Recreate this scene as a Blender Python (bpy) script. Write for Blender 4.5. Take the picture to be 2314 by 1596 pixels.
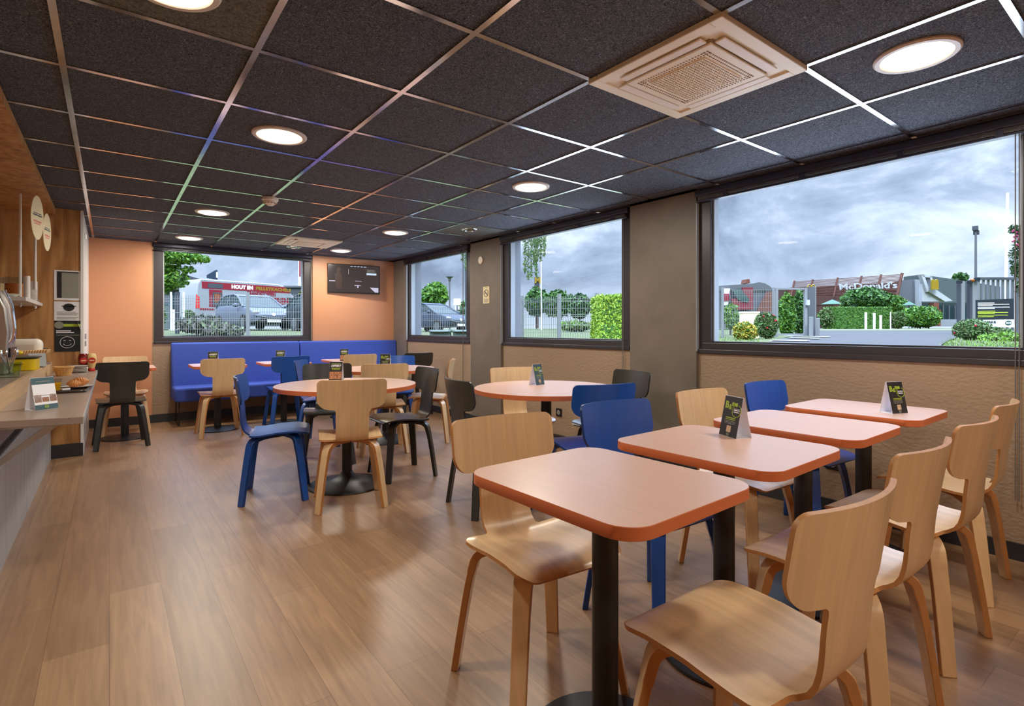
import bpy, math, random
from mathutils import Vector, Matrix, noise as mnoise
R = math.radians
for o in list(bpy.data.objects): bpy.data.objects.remove(o)
SC = bpy.context.scene
COL = SC.collection

def lin(c):
    r = []
    for v in c[:3]:
        v = v / 255.0
        r.append(v / 12.92 if v <= 0.04045 else ((v + 0.055) / 1.055) ** 2.4)
    return (r[0], r[1], r[2], 1.0)

# ------------------------------------------------------------------ camera
F_PX, HOR, CX, YAW, EYE = 1202.1, 743.1, 1157.0, R(37.12), 1.15
cam_d = bpy.data.cameras.new('camera'); cam = bpy.data.objects.new('camera', cam_d); COL.objects.link(cam)
cam.location = (0, 0, EYE); cam.rotation_euler = (R(90), 0, -YAW)
cam_d.sensor_width = 36; cam_d.lens = 36 * F_PX / 2314; cam_d.shift_y = -(798 - HOR) / 2314
cam_d.clip_start = 0.05; cam_d.clip_end = 2000
SC.camera = cam
# ------------------------------------------------------------------ sky
SKY, ZENITH = 1.36, 13.5
W = bpy.data.worlds.new('sky'); SC.world = W; W.use_nodes = True
nt = W.node_tree; nt.nodes.clear()
def N(tree, t, **k):
    n = tree.nodes.new(t)
    for a, b in k.items():
        if a.startswith('i_'): n.inputs[int(a[2:]) if a[2:].isdigit() else a[2:]].default_value = b
        else: setattr(n, a, b)
    return n
def ramp(tree, stops, interp='LINEAR'):
    n = tree.nodes.new('ShaderNodeValToRGB'); e = n.color_ramp.elements; n.color_ramp.interpolation = interp
    while len(e) < len(stops): e.new(0.5)
    for k, (p, c) in enumerate(stops): e[k].position = p; e[k].color = c if len(c) == 4 else (*c, 1)
    return n
tc = N(nt, 'ShaderNodeTexCoord'); sep = N(nt, 'ShaderNodeSeparateXYZ'); nt.links.new(tc.outputs['Generated'], sep.inputs[0])
cmb = N(nt, 'ShaderNodeMapping'); cmb.inputs['Scale'].default_value = (1, 1, 1.9); cmb.inputs['Location'].default_value = (3.1, 1.4, 0.2); nt.links.new(tc.outputs['Generated'], cmb.inputs[0])
n1 = N(nt, 'ShaderNodeTexNoise'); n1.inputs['Scale'].default_value = 4.6; n1.inputs['Detail'].default_value = 9; n1.inputs['Roughness'].default_value = 0.6; n1.inputs['Distortion'].default_value = 0.35
nt.links.new(cmb.outputs[0], n1.inputs['Vector'])
rp = ramp(nt, [(0.36, lin((118, 129, 154))), (0.46, lin((146, 157, 184))), (0.55, lin((170, 180, 206))), (0.63, lin((202, 210, 228))), (0.74, lin((242, 245, 252)))])
nt.links.new(n1.outputs['Fac'], rp.inputs[0])
gr = ramp(nt, [(0.0, lin((120, 126, 118))), (0.49, lin((140, 146, 140))), (0.5, lin((205, 214, 230))), (0.62, lin((190, 203, 226))), (1.0, lin((175, 190, 220)))])
mr = N(nt, 'ShaderNodeMapRange'); mr.inputs[1].default_value = -1; mr.inputs[2].default_value = 1
nt.links.new(sep.outputs[2], mr.inputs[0]); nt.links.new(mr.outputs[0], gr.inputs[0])
fac = N(nt, 'ShaderNodeMapRange'); fac.inputs[1].default_value = -0.02; fac.inputs[2].default_value = 0.10; fac.inputs[4].default_value = 0.92
nt.links.new(sep.outputs[2], fac.inputs[0])
mix = N(nt, 'ShaderNodeMix', data_type='RGBA')
nt.links.new(fac.outputs[0], mix.inputs[0]); nt.links.new(gr.outputs[0], mix.inputs[6]); nt.links.new(rp.outputs[0], mix.inputs[7])
bg = N(nt, 'ShaderNodeBackground'); zen = N(nt, 'ShaderNodeMapRange'); zen.inputs[1].default_value = 0.30; zen.inputs[2].default_value = 0.80; zen.inputs[3].default_value = SKY; zen.inputs[4].default_value = SKY * ZENITH
nt.links.new(sep.outputs[2], zen.inputs[0]); nt.links.new(zen.outputs[0], bg.inputs['Strength'])   # upper sky, out of view, boosted to add daylight indoors
nt.links.new(mix.outputs[2], bg.inputs['Color'])
wo = N(nt, 'ShaderNodeOutputWorld'); nt.links.new(bg.outputs[0], wo.inputs[0])
# ------------------------------------------------------------------ sun (soft, from behind the building)
sd = bpy.data.lights.new('sun', 'SUN'); sd.energy = 2.6; sd.angle = R(6); sd.color = (1, 0.95, 0.86)
sun = bpy.data.objects.new('sun', sd); COL.objects.link(sun)
sun.rotation_euler = Vector((0.55, 0.50, -0.72)).to_track_quat('-Z', 'Y').to_euler()
# ------------------------------------------------------------------ exposure
LAMP_W = 14.0
vs = SC.view_settings; vs.view_transform = 'Standard'; vs.look = 'None'; vs.exposure = 0.25; vs.gamma = 1.0; vs.use_curve_mapping = False
SC.cycles.use_denoising = True
SC.cycles.max_bounces = 10; SC.cycles.diffuse_bounces = 5; SC.cycles.glossy_bounces = 5; SC.cycles.transparent_max_bounces = 16
SC.cycles.caustics_reflective = False; SC.cycles.caustics_refractive = False; SC.cycles.sample_clamp_indirect = 6

# ------------------------------------------------------------------ materials
ALB = 1.0   # overall reflectance of a family of materials
def mat(name, col, rough=0.5, metal=0.0, var=None, bump=None, spec=0.5, emit=None, coat=0.0, coat_r=0.15):
    """var=(scale xyz, amount, detail[, rgb2]); bump=(scale xyz, strength, detail)"""
    m = bpy.data.materials.new(name); m.use_nodes = True; t = m.node_tree
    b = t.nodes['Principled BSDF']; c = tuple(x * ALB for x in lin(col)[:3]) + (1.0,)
    b.inputs['Base Color'].default_value = c; b.inputs['Roughness'].default_value = rough; b.inputs['Metallic'].default_value = metal
    b.inputs['Specular IOR Level'].default_value = spec
    if coat: b.inputs['Coat Weight'].default_value = coat; b.inputs['Coat Roughness'].default_value = coat_r
    if emit: b.inputs['Emission Color'].default_value = lin(emit[0]); b.inputs['Emission Strength'].default_value = emit[1]
    def nz(scale, det, dist=0.0):
        tcn = t.nodes.new('ShaderNodeTexCoord'); mp = t.nodes.new('ShaderNodeMapping'); mp.inputs['Scale'].default_value = scale
        t.links.new(tcn.outputs['Object'], mp.inputs[0])
        n = t.nodes.new('ShaderNodeTexNoise'); n.inputs['Scale'].default_value = 1; n.inputs['Detail'].default_value = det; n.inputs['Distortion'].default_value = dist
        t.links.new(mp.outputs[0], n.inputs['Vector']); return n
    if var:
        n = nz(var[0], var[2], 0.6); a = var[1]
        lo = tuple(x * (1 - a) for x in c[:3]); hi = tuple(min(1, x * (1 + a)) for x in c[:3])
        if len(var) > 3: lo = tuple(x * ALB for x in lin(var[3])[:3]); hi = c[:3]
        r = ramp(t, [(0.32, lo), (0.68, hi)]); t.links.new(n.outputs['Fac'], r.inputs[0]); t.links.new(r.outputs[0], b.inputs['Base Color'])
    if bump:
        n = nz(bump[0], bump[2]); bp = t.nodes.new('ShaderNodeBump'); bp.inputs['Strength'].default_value = bump[1]; bp.inputs['Distance'].default_value = 0.01
        t.links.new(n.outputs['Fac'], bp.inputs['Height']); t.links.new(bp.outputs[0], b.inputs['Normal'])
    return m
def glass_mat(name, tint=(242, 248, 249), refl=0.09, rough=0.0):
    m = bpy.data.materials.new(name); m.use_nodes = True; t = m.node_tree; t.nodes.clear()
    tr = N(t, 'ShaderNodeBsdfTransparent'); tr.inputs[0].default_value = lin(tint)
    gl = N(t, 'ShaderNodeBsdfGlossy'); gl.inputs['Roughness'].default_value = rough
    fr = N(t, 'ShaderNodeFresnel'); fr.inputs[0].default_value = 1.35
    mu = N(t, 'ShaderNodeMath', operation='MULTIPLY', i_1=refl); t.links.new(fr.outputs[0], mu.inputs[0])
    ge = N(t, 'ShaderNodeNewGeometry'); fb = N(t, 'ShaderNodeMath', operation='SUBTRACT', i_0=1.0); t.links.new(ge.outputs['Backfacing'], fb.inputs[1])
    m2 = N(t, 'ShaderNodeMath', operation='MULTIPLY'); t.links.new(mu.outputs[0], m2.inputs[0]); t.links.new(fb.outputs[0], m2.inputs[1])
    mi = N(t, 'ShaderNodeMixShader'); t.links.new(m2.outputs[0], mi.inputs[0]); t.links.new(tr.outputs[0], mi.inputs[1]); t.links.new(gl.outputs[0], mi.inputs[2])
    o = N(t, 'ShaderNodeOutputMaterial'); t.links.new(mi.outputs[0], o.inputs[0]); return m
MT = {}
def floor_mat():
    m = bpy.data.materials.new('vinyl_planks'); m.use_nodes = True; t = m.node_tree; b = t.nodes['Principled BSDF']
    tcn = N(t, 'ShaderNodeTexCoord'); mp = N(t, 'ShaderNodeMapping'); mp.inputs['Rotation'].default_value = (0, 0, R(90)); t.links.new(tcn.outputs['Object'], mp.inputs[0])
    br = N(t, 'ShaderNodeTexBrick'); br.inputs['Scale'].default_value = 1; br.offset = 0.37; br.offset_frequency = 2
    br.inputs['Brick Width'].default_value = 1.22; br.inputs['Row Height'].default_value = 0.185; br.inputs['Mortar Size'].default_value = 0.0012; br.inputs['Bias'].default_value = 0.0
    br.inputs['Color1'].default_value = lin((170, 132, 97)); br.inputs['Color2'].default_value = lin((147, 111, 79)); br.inputs['Mortar'].default_value = lin((126, 92, 64))
    t.links.new(mp.outputs[0], br.inputs['Vector'])
    mp2 = N(t, 'ShaderNodeMapping'); mp2.inputs['Scale'].default_value = (26, 1.6, 1); t.links.new(tcn.outputs['Object'], mp2.inputs[0])
    n = N(t, 'ShaderNodeTexNoise'); n.inputs['Scale'].default_value = 1.4; n.inputs['Detail'].default_value = 7; n.inputs['Distortion'].default_value = 1.1; t.links.new(mp2.outputs[0], n.inputs['Vector'])
    r = ramp(t, [(0.25, (0.72, 0.70, 0.68)), (0.75, (1.18, 1.18, 1.18))]); t.links.new(n.outputs['Fac'], r.inputs[0])
    mu = N(t, 'ShaderNodeMix', data_type='RGBA', blend_type='MULTIPLY'); mu.inputs[0].default_value = 1
    t.links.new(br.outputs['Color'], mu.inputs[6]); t.links.new(r.outputs[0], mu.inputs[7]); t.links.new(mu.outputs[2], b.inputs['Base Color'])
    b.inputs['Roughness'].default_value = 0.45; b.inputs['Coat Weight'].default_value = 0.8; b.inputs['Coat Roughness'].default_value = 0.33
    bp = N(t, 'ShaderNodeBump'); bp.inputs['Strength'].default_value = 0.03; bp.inputs['Distance'].default_value = 0.004
    t.links.new(n.outputs['Fac'], bp.inputs['Height']); t.links.new(bp.outputs[0], b.inputs['Normal'])
    return m
def ceil_mat():
    m = bpy.data.materials.new('dark_wood_wool'); m.use_nodes = True; t = m.node_tree; b = t.nodes['Principled BSDF']
    tcn = N(t, 'ShaderNodeTexCoord')
    n0 = N(t, 'ShaderNodeTexNoise'); n0.inputs['Scale'].default_value = 70; n0.inputs['Detail'].default_value = 5; n0.inputs['Distortion'].default_value = 3.5; n0.inputs['Roughness'].default_value = 0.7
    t.links.new(tcn.outputs['Object'], n0.inputs['Vector'])
    r = ramp(t, [(0.36, lin((50, 53, 59))), (0.52, lin((97, 101, 110))), (0.66, lin((164, 168, 178)))]); t.links.new(n0.outputs['Fac'], r.inputs[0]); t.links.new(r.outputs[0], b.inputs['Base Color'])
    b.inputs['Roughness'].default_value = 0.95; b.inputs['Specular IOR Level'].default_value = 0.1
    bp = N(t, 'ShaderNodeBump'); bp.inputs['Strength'].default_value = 0.7; bp.inputs['Distance'].default_value = 0.006
    t.links.new(n0.outputs['Fac'], bp.inputs['Height']); t.links.new(bp.outputs[0], b.inputs['Normal']); return m
def oak_mat():
    m = bpy.data.materials.new('knotty_oak'); m.use_nodes = True; t = m.node_tree; b = t.nodes['Principled BSDF']
    tcn = N(t, 'ShaderNodeTexCoord'); mp = N(t, 'ShaderNodeMapping'); mp.inputs['Scale'].default_value = (11, 11, 1.3); t.links.new(tcn.outputs['Object'], mp.inputs[0])
    n = N(t, 'ShaderNodeTexNoise'); n.inputs['Scale'].default_value = 1; n.inputs['Detail'].default_value = 8; n.inputs['Distortion'].default_value = 1.4; t.links.new(mp.outputs[0], n.inputs['Vector'])
    r = ramp(t, [(0.28, lin((146, 98, 54))), (0.5, lin((190, 138, 84))), (0.72, lin((212, 164, 108)))]); t.links.new(n.outputs['Fac'], r.inputs[0])
    mp2 = N(t, 'ShaderNodeMapping'); mp2.inputs['Scale'].default_value = (5.5, 5.5, 2.4); t.links.new(tcn.outputs['Object'], mp2.inputs[0])
    v = N(t, 'ShaderNodeTexVoronoi'); v.inputs['Scale'].default_value = 1; t.links.new(mp2.outputs[0], v.inputs['Vector'])
    r2 = ramp(t, [(0.03, (0.35, 0.3, 0.26)), (0.17, (1, 1, 1))]); t.links.new(v.outputs['Distance'], r2.inputs[0])
    mu = N(t, 'ShaderNodeMix', data_type='RGBA', blend_type='MULTIPLY'); mu.inputs[0].default_value = 0.8
    t.links.new(r.outputs[0], mu.inputs[6]); t.links.new(r2.outputs[0], mu.inputs[7]); t.links.new(mu.outputs[2], b.inputs['Base Color'])
    b.inputs['Roughness'].default_value = 0.5; return m
def speckle_mat(name, base, dark, scale, rough=0.5):
    m = mat(name, base, rough, var=((3, 3, 3), 0.12, 6)); t = m.node_tree; b = t.nodes['Principled BSDF']
    src = b.inputs['Base Color'].links[0].from_socket
    tcn = N(t, 'ShaderNodeTexCoord'); v = N(t, 'ShaderNodeTexVoronoi'); v.inputs['Scale'].default_value = scale; t.links.new(tcn.outputs['Object'], v.inputs['Vector'])
    r2 = ramp(t, [(0.06, lin(dark)), (0.16, (1, 1, 1))]); t.links.new(v.outputs['Distance'], r2.inputs[0])
    n = N(t, 'ShaderNodeTexNoise'); n.inputs['Scale'].default_value = scale * 0.45; n.inputs['Detail'].default_value = 3; t.links.new(tcn.outputs['Object'], n.inputs['Vector'])
    r3 = ramp(t, [(0.55, (0, 0, 0)), (0.62, (1, 1, 1))]); t.links.new(n.outputs['Fac'], r3.inputs[0])
    mu = N(t, 'ShaderNodeMix', data_type='RGBA', blend_type='MULTIPLY')
    t.links.new(r3.outputs[0], mu.inputs[0]); t.links.new(src, mu.inputs[6]); t.links.new(r2.outputs[0], mu.inputs[7]); t.links.new(mu.outputs[2], b.inputs['Base Color']); return m

MT['floor'] = floor_mat(); MT['ceil'] = ceil_mat(); MT['oak'] = oak_mat()
MT['tile2'] = mat('lighter_wood_wool', (112, 114, 108), 0.95, spec=0.1, var=((90, 90, 90), 0.4, 5), bump=((110, 110, 110), 0.6, 4))
MT['oaklight'] = mat('pale_oak_edge', (206, 172, 132), 0.5, var=((16, 1.4, 18), 0.14, 6))
MT['grid'] = mat('black_glossy_grid', (214, 212, 214), 0.13, 1.0, var=((9, 9, 9), 0.12, 4))
MT['beige'] = mat('beige_textured_paint', (172, 147, 122), 0.75, bump=((38, 38, 60), 0.55, 4))
MT['orange'] = mat('orange_wall_panel', (220, 158, 118), 0.45, bump=((4, 4, 90), 0.02, 2))
MT['concrete'] = speckle_mat('concrete_laminate', (124, 114, 103), (70, 60, 54), 42, 0.5)
MT['white'] = mat('white_paint', (236, 236, 236), 0.5)
MT['extwall'] = mat('white_render', (122, 125, 130), 0.8, bump=((60, 60, 60), 0.1, 3))
MT['frame'] = mat('anthracite_aluminium', (66, 63, 66), 0.38, 0.25)
MT['skirt'] = mat('black_skirting', (48, 49, 54), 0.35)
MT['glass'] = glass_mat('window_glass')
MT['blind'] = mat('dark_blind_box', (62, 62, 76), 0.3, 0.5)
MT['slat'] = mat('bronze_slats', (150, 136, 128), 0.22, 0.9)
MT['cord'] = mat('grey_cord', (110, 106, 104), 0.7)
MT['birch'] = mat('birch_plywood', (226, 190, 144), 0.34, var=((44, 2.4, 2.4), 0.09, 6), coat=0.5, coat_r=0.25)
MT['birch_edge'] = mat('plywood_edge', (190, 132, 78), 0.5, var=((30, 30, 4), 0.08, 3))
MT['blue'] = mat('blue_stained_plywood', (16, 82, 172), 0.36, var=((40, 3, 3), 0.08, 5), coat=0.6, coat_r=0.25)
MT['blue_edge'] = mat('blue_edge', (14, 58, 124), 0.4)
MT['black'] = mat('black_stained_plywood', (46, 46, 42), 0.34, var=((40, 3, 3), 0.1, 5), coat=0.5, coat_r=0.25)
MT['black_edge'] = mat('black_edge', (34, 34, 32), 0.4)
MT['laminate'] = mat('salmon_laminate', (232, 188, 170), 0.34, var=((50, 4, 4), 0.03, 5), coat=0.5, coat_r=0.3)
MT['lam_edge'] = mat('orange_edge_band', (214, 116, 70), 0.4)
MT['steel'] = mat('black_powder_coat', (40, 38, 38), 0.42, 0.1)
MT['fabric'] = mat('blue_bench_fabric', (66, 92, 190), 0.85, var=((260, 260, 260), 0.14, 2), bump=((300, 300, 300), 0.15, 2))
MT['cream'] = mat('cream_plastic', (252, 242, 218), 0.45)
MT['cream2'] = mat('pale_plastic', (250, 240, 226), 0.45)
MT['holes'] = mat('grille_gap', (150, 116, 70), 0.6)
MT['lampwhite'] = mat('lamp_ring', (226, 214, 206), 0.4)
MT['glow'] = mat('lamp_diffuser', (255, 244, 224), 0.5, emit=((255, 240, 212), 3.2))
MT['blackp'] = mat('black_plastic', (24, 24, 26), 0.3)
MT['greyoak'] = mat('grey_wood_panel', (168, 168, 172), 0.42, var=((22, 22, 1.4), 0.16, 7))
MT['greyrail'] = mat('grey_rail', (178, 184, 190), 0.35)
MT['counter'] = speckle_mat('stone_worktop', (160, 140, 128), (96, 84, 78), 70, 0.3)
MT['paper'] = mat('white_paper', (240, 240, 246), 0.6)
MT['print_dark'] = mat('dark_print', (38, 36, 38), 0.5)
MT['print_teal'] = mat('teal_print', (70, 98, 108), 0.45)
MT['lime'] = mat('lime_print', (178, 200, 60), 0.5)
MT['food_print'] = mat('food_print', (226, 160, 110), 0.5, var=((120, 120, 120), 0.5, 3, (120, 66, 40)))
MT['kraft'] = mat('kraft_print', (206, 176, 140), 0.5)
MT['grey_print'] = mat('grey_print', (150, 150, 140), 0.5)
MT['chrome'] = mat('chrome', (222, 224, 228), 0.12, 1.0)
MT['steelbright'] = mat('brushed_steel', (196, 192, 186), 0.3, 0.9)
MT['yellow'] = mat('yellow_enamel', (240, 206, 20), 0.25)
MT['wicker'] = mat('wicker', (222, 170, 100), 0.6, var=((60, 60, 160), 0.3, 3))
MT['china'] = mat('white_china', (238, 236, 232), 0.2)
MT['bread'] = mat('golden_crust', (190, 110, 52), 0.45, var=((40, 40, 40), 0.4, 4, (224, 160, 90)))
MT['bread2'] = mat('bread_slices', (216, 170, 116), 0.7, var=((90, 8, 8), 0.3, 3))
MT['juice'] = mat('orange_juice', (250, 176, 10), 0.2)
MT['ketchup'] = mat('dark_red_sauce', (120, 26, 20), 0.15)
MT['mayo'] = mat('cream_sauce', (240, 208, 140), 0.2)
MT['red'] = mat('red_label', (206, 44, 40), 0.35)
MT['greencap'] = mat('green_cap', (70, 130, 90), 0.4)
MT['cereal'] = mat('cereal', (216, 120, 44), 0.7, var=((80, 80, 80), 0.3, 2))
MT['trayblack'] = mat('brown_tray', (58, 46, 42), 0.3)
MT['tumbler'] = glass_mat('tumbler_glass', (238, 248, 241), 0.9)
MT['clear'] = glass_mat('clear_plastic', (240, 243, 243), 0.9)
MT['rod'] = mat('white_metal_rod', (240, 240, 238), 0.3)
MT['shelf'] = mat('pale_shelf', (222, 216, 210), 0.4)
MT['signcream'] = mat('cream_card', (240, 222, 180), 0.6)
MT['pink'] = mat('pink_print', (232, 130, 124), 0.6)
MT['paving'] = mat('pale_concrete_paving', (226, 222, 214), 0.85, var=((2, 2, 2), 0.06, 5))
# exterior
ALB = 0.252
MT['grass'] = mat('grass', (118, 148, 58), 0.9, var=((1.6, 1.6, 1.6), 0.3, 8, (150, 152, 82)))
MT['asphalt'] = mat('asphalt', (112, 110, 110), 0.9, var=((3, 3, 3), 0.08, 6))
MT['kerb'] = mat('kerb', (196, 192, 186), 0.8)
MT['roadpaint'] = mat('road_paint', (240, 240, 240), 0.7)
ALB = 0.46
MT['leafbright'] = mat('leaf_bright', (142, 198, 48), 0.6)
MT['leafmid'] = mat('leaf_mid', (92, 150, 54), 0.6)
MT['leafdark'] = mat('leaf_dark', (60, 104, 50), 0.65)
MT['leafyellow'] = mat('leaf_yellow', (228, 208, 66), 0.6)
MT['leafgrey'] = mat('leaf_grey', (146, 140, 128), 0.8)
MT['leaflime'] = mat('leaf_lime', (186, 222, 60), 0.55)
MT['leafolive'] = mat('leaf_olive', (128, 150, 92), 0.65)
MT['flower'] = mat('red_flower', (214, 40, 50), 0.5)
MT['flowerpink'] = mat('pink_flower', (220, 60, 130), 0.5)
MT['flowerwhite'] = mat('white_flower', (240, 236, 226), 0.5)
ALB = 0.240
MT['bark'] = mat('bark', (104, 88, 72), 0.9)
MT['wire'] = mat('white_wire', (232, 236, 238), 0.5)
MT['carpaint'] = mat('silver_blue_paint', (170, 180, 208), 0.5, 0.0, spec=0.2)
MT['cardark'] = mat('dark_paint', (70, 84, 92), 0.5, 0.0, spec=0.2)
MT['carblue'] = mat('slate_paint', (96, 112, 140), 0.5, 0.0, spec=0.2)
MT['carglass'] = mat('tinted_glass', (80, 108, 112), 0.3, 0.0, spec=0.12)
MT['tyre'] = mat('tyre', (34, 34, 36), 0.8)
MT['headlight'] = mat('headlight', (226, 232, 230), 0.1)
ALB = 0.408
MT['extwhite'] = mat('exterior_white', (236, 240, 246), 0.5)  # plain white, paler than the van paint
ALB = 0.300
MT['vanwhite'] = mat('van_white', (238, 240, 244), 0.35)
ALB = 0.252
MT['vanred'] = mat('van_red', (236, 40, 72), 0.4)
MT['fire'] = mat('fire_print', (248, 150, 30), 0.5, var=((3, 3, 3), 0.4, 3, (230, 60, 30)))
MT['signyellow'] = mat('sign_yellow', (250, 206, 24), 0.4)
MT['signorange'] = mat('sign_orange', (250, 140, 10), 0.4)
MT['brown'] = mat('brown_slat', (168, 96, 76), 0.6)
MT['browndk'] = mat('brown_backing', (124, 72, 58), 0.7)
MT['greyclad'] = mat('grey_cladding', (156, 160, 172), 0.6)
MT['greenclad'] = mat('grey_green_cladding', (122, 142, 138), 0.6)
MT['brick'] = mat('brick', (190, 106, 76), 0.8)
MT['roofgrey'] = mat('dark_roof', (112, 116, 128), 0.6)
MT['galv'] = mat('galvanised', (186, 190, 196), 0.4, 0.4)
MT['signdark'] = mat('sign_navy', (44, 58, 70), 0.5)
MT['billboard'] = mat('blue_panel', (60, 92, 124), 0.4)
MT['bingreen'] = mat('grey_green_bin', (150, 172, 166), 0.5)
MT['binteal'] = mat('teal_bin', (70, 136, 150), 0.5)
MT['parasol'] = mat('green_canvas', (120, 176, 150), 0.8)
MT['beacon'] = mat('orange_beacon', (250, 140, 20), 0.3)
MT['mural_red'] = mat('mural_red', (206, 50, 66), 0.7)
MT['mural_green'] = mat('mural_green', (74, 128, 116), 0.7)

# ------------------------------------------------------------------ mesh builder
class MB:
    def __init__(s): s.V = []; s.F = []; s.M = []
    def add(s, vs, fs, m=0, X=None):
        o = len(s.V)
        for v in vs:
            v = Vector(v); s.V.append(X @ v if X else v)
        for f in fs: s.F.append([o + i for i in f]); s.M.append(m)
        return s
    def box(s, a, b, m=0, X=None):
        (x0, y0, z0), (x1, y1, z1) = a, b
        return s.add([(x0, y0, z0), (x1, y0, z0), (x1, y1, z0), (x0, y1, z0), (x0, y0, z1), (x1, y0, z1), (x1, y1, z1), (x0, y1, z1)],
                     [(0, 3, 2, 1), (4, 5, 6, 7), (0, 1, 5, 4), (1, 2, 6, 5), (2, 3, 7, 6), (3, 0, 4, 7)], m, X)
    def cbox(s, c, d, m=0, X=None):
        return s.box([c[i] - d[i] / 2 for i in range(3)], [c[i] + d[i] / 2 for i in range(3)], m, X)
    def prism(s, poly, z0, z1, m=0, mt=None, X=None, bev=0.0):
        n = len(poly); cx = sum(p[0] for p in poly) / n; cy = sum(p[1] for p in poly) / n
        mt = m if mt is None else mt
        def ring(z, ins):
            r = []
            for (x, y) in poly:
                d = math.hypot(x - cx, y - cy) or 1; k = 1 - ins / d; r.append((cx + (x - cx) * k, cy + (y - cy) * k, z))
            return r
        rings = [ring(z0, 0), ring(z1, 0)] if not bev else [ring(z0, bev), ring(z0 + bev, 0), ring(z1 - bev, 0), ring(z1, bev)]
        vs = [v for r in rings for v in r]; fs = []; ms = []
        for k in range(len(rings) - 1):
            for i in range(n):
                j = (i + 1) % n; fs.append((k * n + i, k * n + j, (k + 1) * n + j, (k + 1) * n + i))
        s.add(vs, fs, m, X)
        L = len(s.V) - len(vs); t = (len(rings) - 1) * n
        s.F.append([L + i for i in reversed(range(n))]); s.M.append(m)
        s.F.append([L + t + i for i in range(n)]); s.M.append(mt)
        return s
    def lathe(s, prof, n=32, m=0, X=None, c=(0, 0, 0)):
        vs = []; fs = []
        for (r, z) in prof:
            for i in range(n):
                a = 2 * math.pi * i / n; vs.append((c[0] + r * math.cos(a), c[1] + r * math.sin(a), c[2] + z))
        for k in range(len(prof) - 1):
            for i in range(n):
                j = (i + 1) % n; fs.append((k * n + i, k * n + j, (k + 1) * n + j, (k + 1) * n + i))
        if prof[0][0] > 1e-6: fs.append(tuple(reversed(range(n))))
        if prof[-1][0] > 1e-6: fs.append(tuple((len(prof) - 1) * n + i for i in range(n)))
        return s.add(vs, fs, m, X)
    def cyl(s, p0, p1, r0, r1=None, n=16, m=0, X=None):
        p0, p1 = Vector(p0), Vector(p1); r1 = r0 if r1 is None else r1; d = (p1 - p0).normalized()
        a = d.orthogonal().normalized(); b = d.cross(a)
        vs = [p + (a * math.cos(2 * math.pi * i / n) + b * math.sin(2 * math.pi * i / n)) * r for p, r in ((p0, r0), (p1, r1)) for i in range(n)]
        fs = [(i, (i + 1) % n, n + (i + 1) % n, n + i) for i in range(n)] + [tuple(reversed(range(n))), tuple(range(n, 2 * n))]
        return s.add(vs, fs, m, X)
    def tube(s, pts, r, n=8, m=0, X=None, closed=False):
        pts = [Vector(p) for p in pts]; k = len(pts); vs = []; up = None
        for i, p in enumerate(pts):
            d = (pts[(i + 1) % k if closed else min(i + 1, k - 1)] - pts[(i - 1) % k if closed else max(i - 1, 0)]).normalized()
            up = d.orthogonal().normalized() if up is None else (up - d * up.dot(d)).normalized(); b = d.cross(up)
            vs += [p + (up * math.cos(2 * math.pi * j / n) + b * math.sin(2 * math.pi * j / n)) * r for j in range(n)]
        fs = [(i * n + j, i * n + (j + 1) % n, ((i + 1) % k) * n + (j + 1) % n, ((i + 1) % k) * n + j) for i in range(k if closed else k - 1) for j in range(n)]
        if not closed: fs += [tuple(reversed(range(n))), tuple((k - 1) * n + j for j in range(n))]
        return s.add(vs, fs, m, X)
    def ball(s, c, r, n=12, m=0, X=None):
        if not hasattr(r, '__len__'): r = (r, r, r)
        vs = [(c[0], c[1], c[2] - r[2])]; h = n // 2
        for k in range(1, h):
            t = math.pi * k / h
            vs += [(c[0] + r[0] * math.sin(t) * math.cos(2 * math.pi * i / n), c[1] + r[1] * math.sin(t) * math.sin(2 * math.pi * i / n), c[2] - r[2] * math.cos(t)) for i in range(n)]
        vs.append((c[0], c[1], c[2] + r[2])); T = len(vs) - 1
        fs = [(0, 1 + (i + 1) % n, 1 + i) for i in range(n)] + [(T, 1 + (h - 2) * n + i, 1 + (h - 2) * n + (i + 1) % n) for i in range(n)]
        for k in range(h - 2): fs += [(1 + k * n + i, 1 + k * n + (i + 1) % n, 1 + (k + 1) * n + (i + 1) % n, 1 + (k + 1) * n + i) for i in range(n)]
        return s.add(vs, fs, m, X)
    def quad(s, pts, m=0, X=None): return s.add(pts, [tuple(range(len(pts)))], m, X)
    def mesh(s, name, mats, smooth=35):
        me = bpy.data.meshes.new(name); me.from_pydata([tuple(v) for v in s.V], [], s.F); me.validate()
        for mm in (mats if isinstance(mats, (list, tuple)) else [mats]): me.materials.append(MT[mm] if isinstance(mm, str) else mm)
        if len(me.polygons) == len(s.M): me.polygons.foreach_set('material_index', s.M)
        me.update()
        if smooth: me.shade_smooth(); me.set_sharp_from_angle(angle=R(smooth))
        return me
    def build(s, name, mats, parent=None, smooth=35, bev=None, loc=None, rz=0):
        o = bpy.data.objects.new(name, s.mesh(name, mats, smooth)); COL.objects.link(o)
        if parent: o.parent = parent
        if loc: o.location = loc
        if rz: o.rotation_euler = (0, 0, rz)
        if bev:
            b = o.modifiers.new('bevel', 'BEVEL'); b.width = bev[0]; b.segments = bev[1]; b.limit_method = 'ANGLE'; b.angle_limit = R(40)
        return o
def tag(o, label=None, cat=None, group=None, kind=None):
    if label: o['label'] = label
    if cat: o['category'] = cat
    if group: o['group'] = group
    if kind: o['kind'] = kind
    return o
def thing(name, label, cat, loc=(0, 0, 0), rz=0, group=None):
    o = bpy.data.objects.new(name, None); COL.objects.link(o); o.empty_display_size = 0.1
    o.location = loc; o.rotation_euler = (0, 0, rz); return tag(o, label, cat, group)
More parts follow.
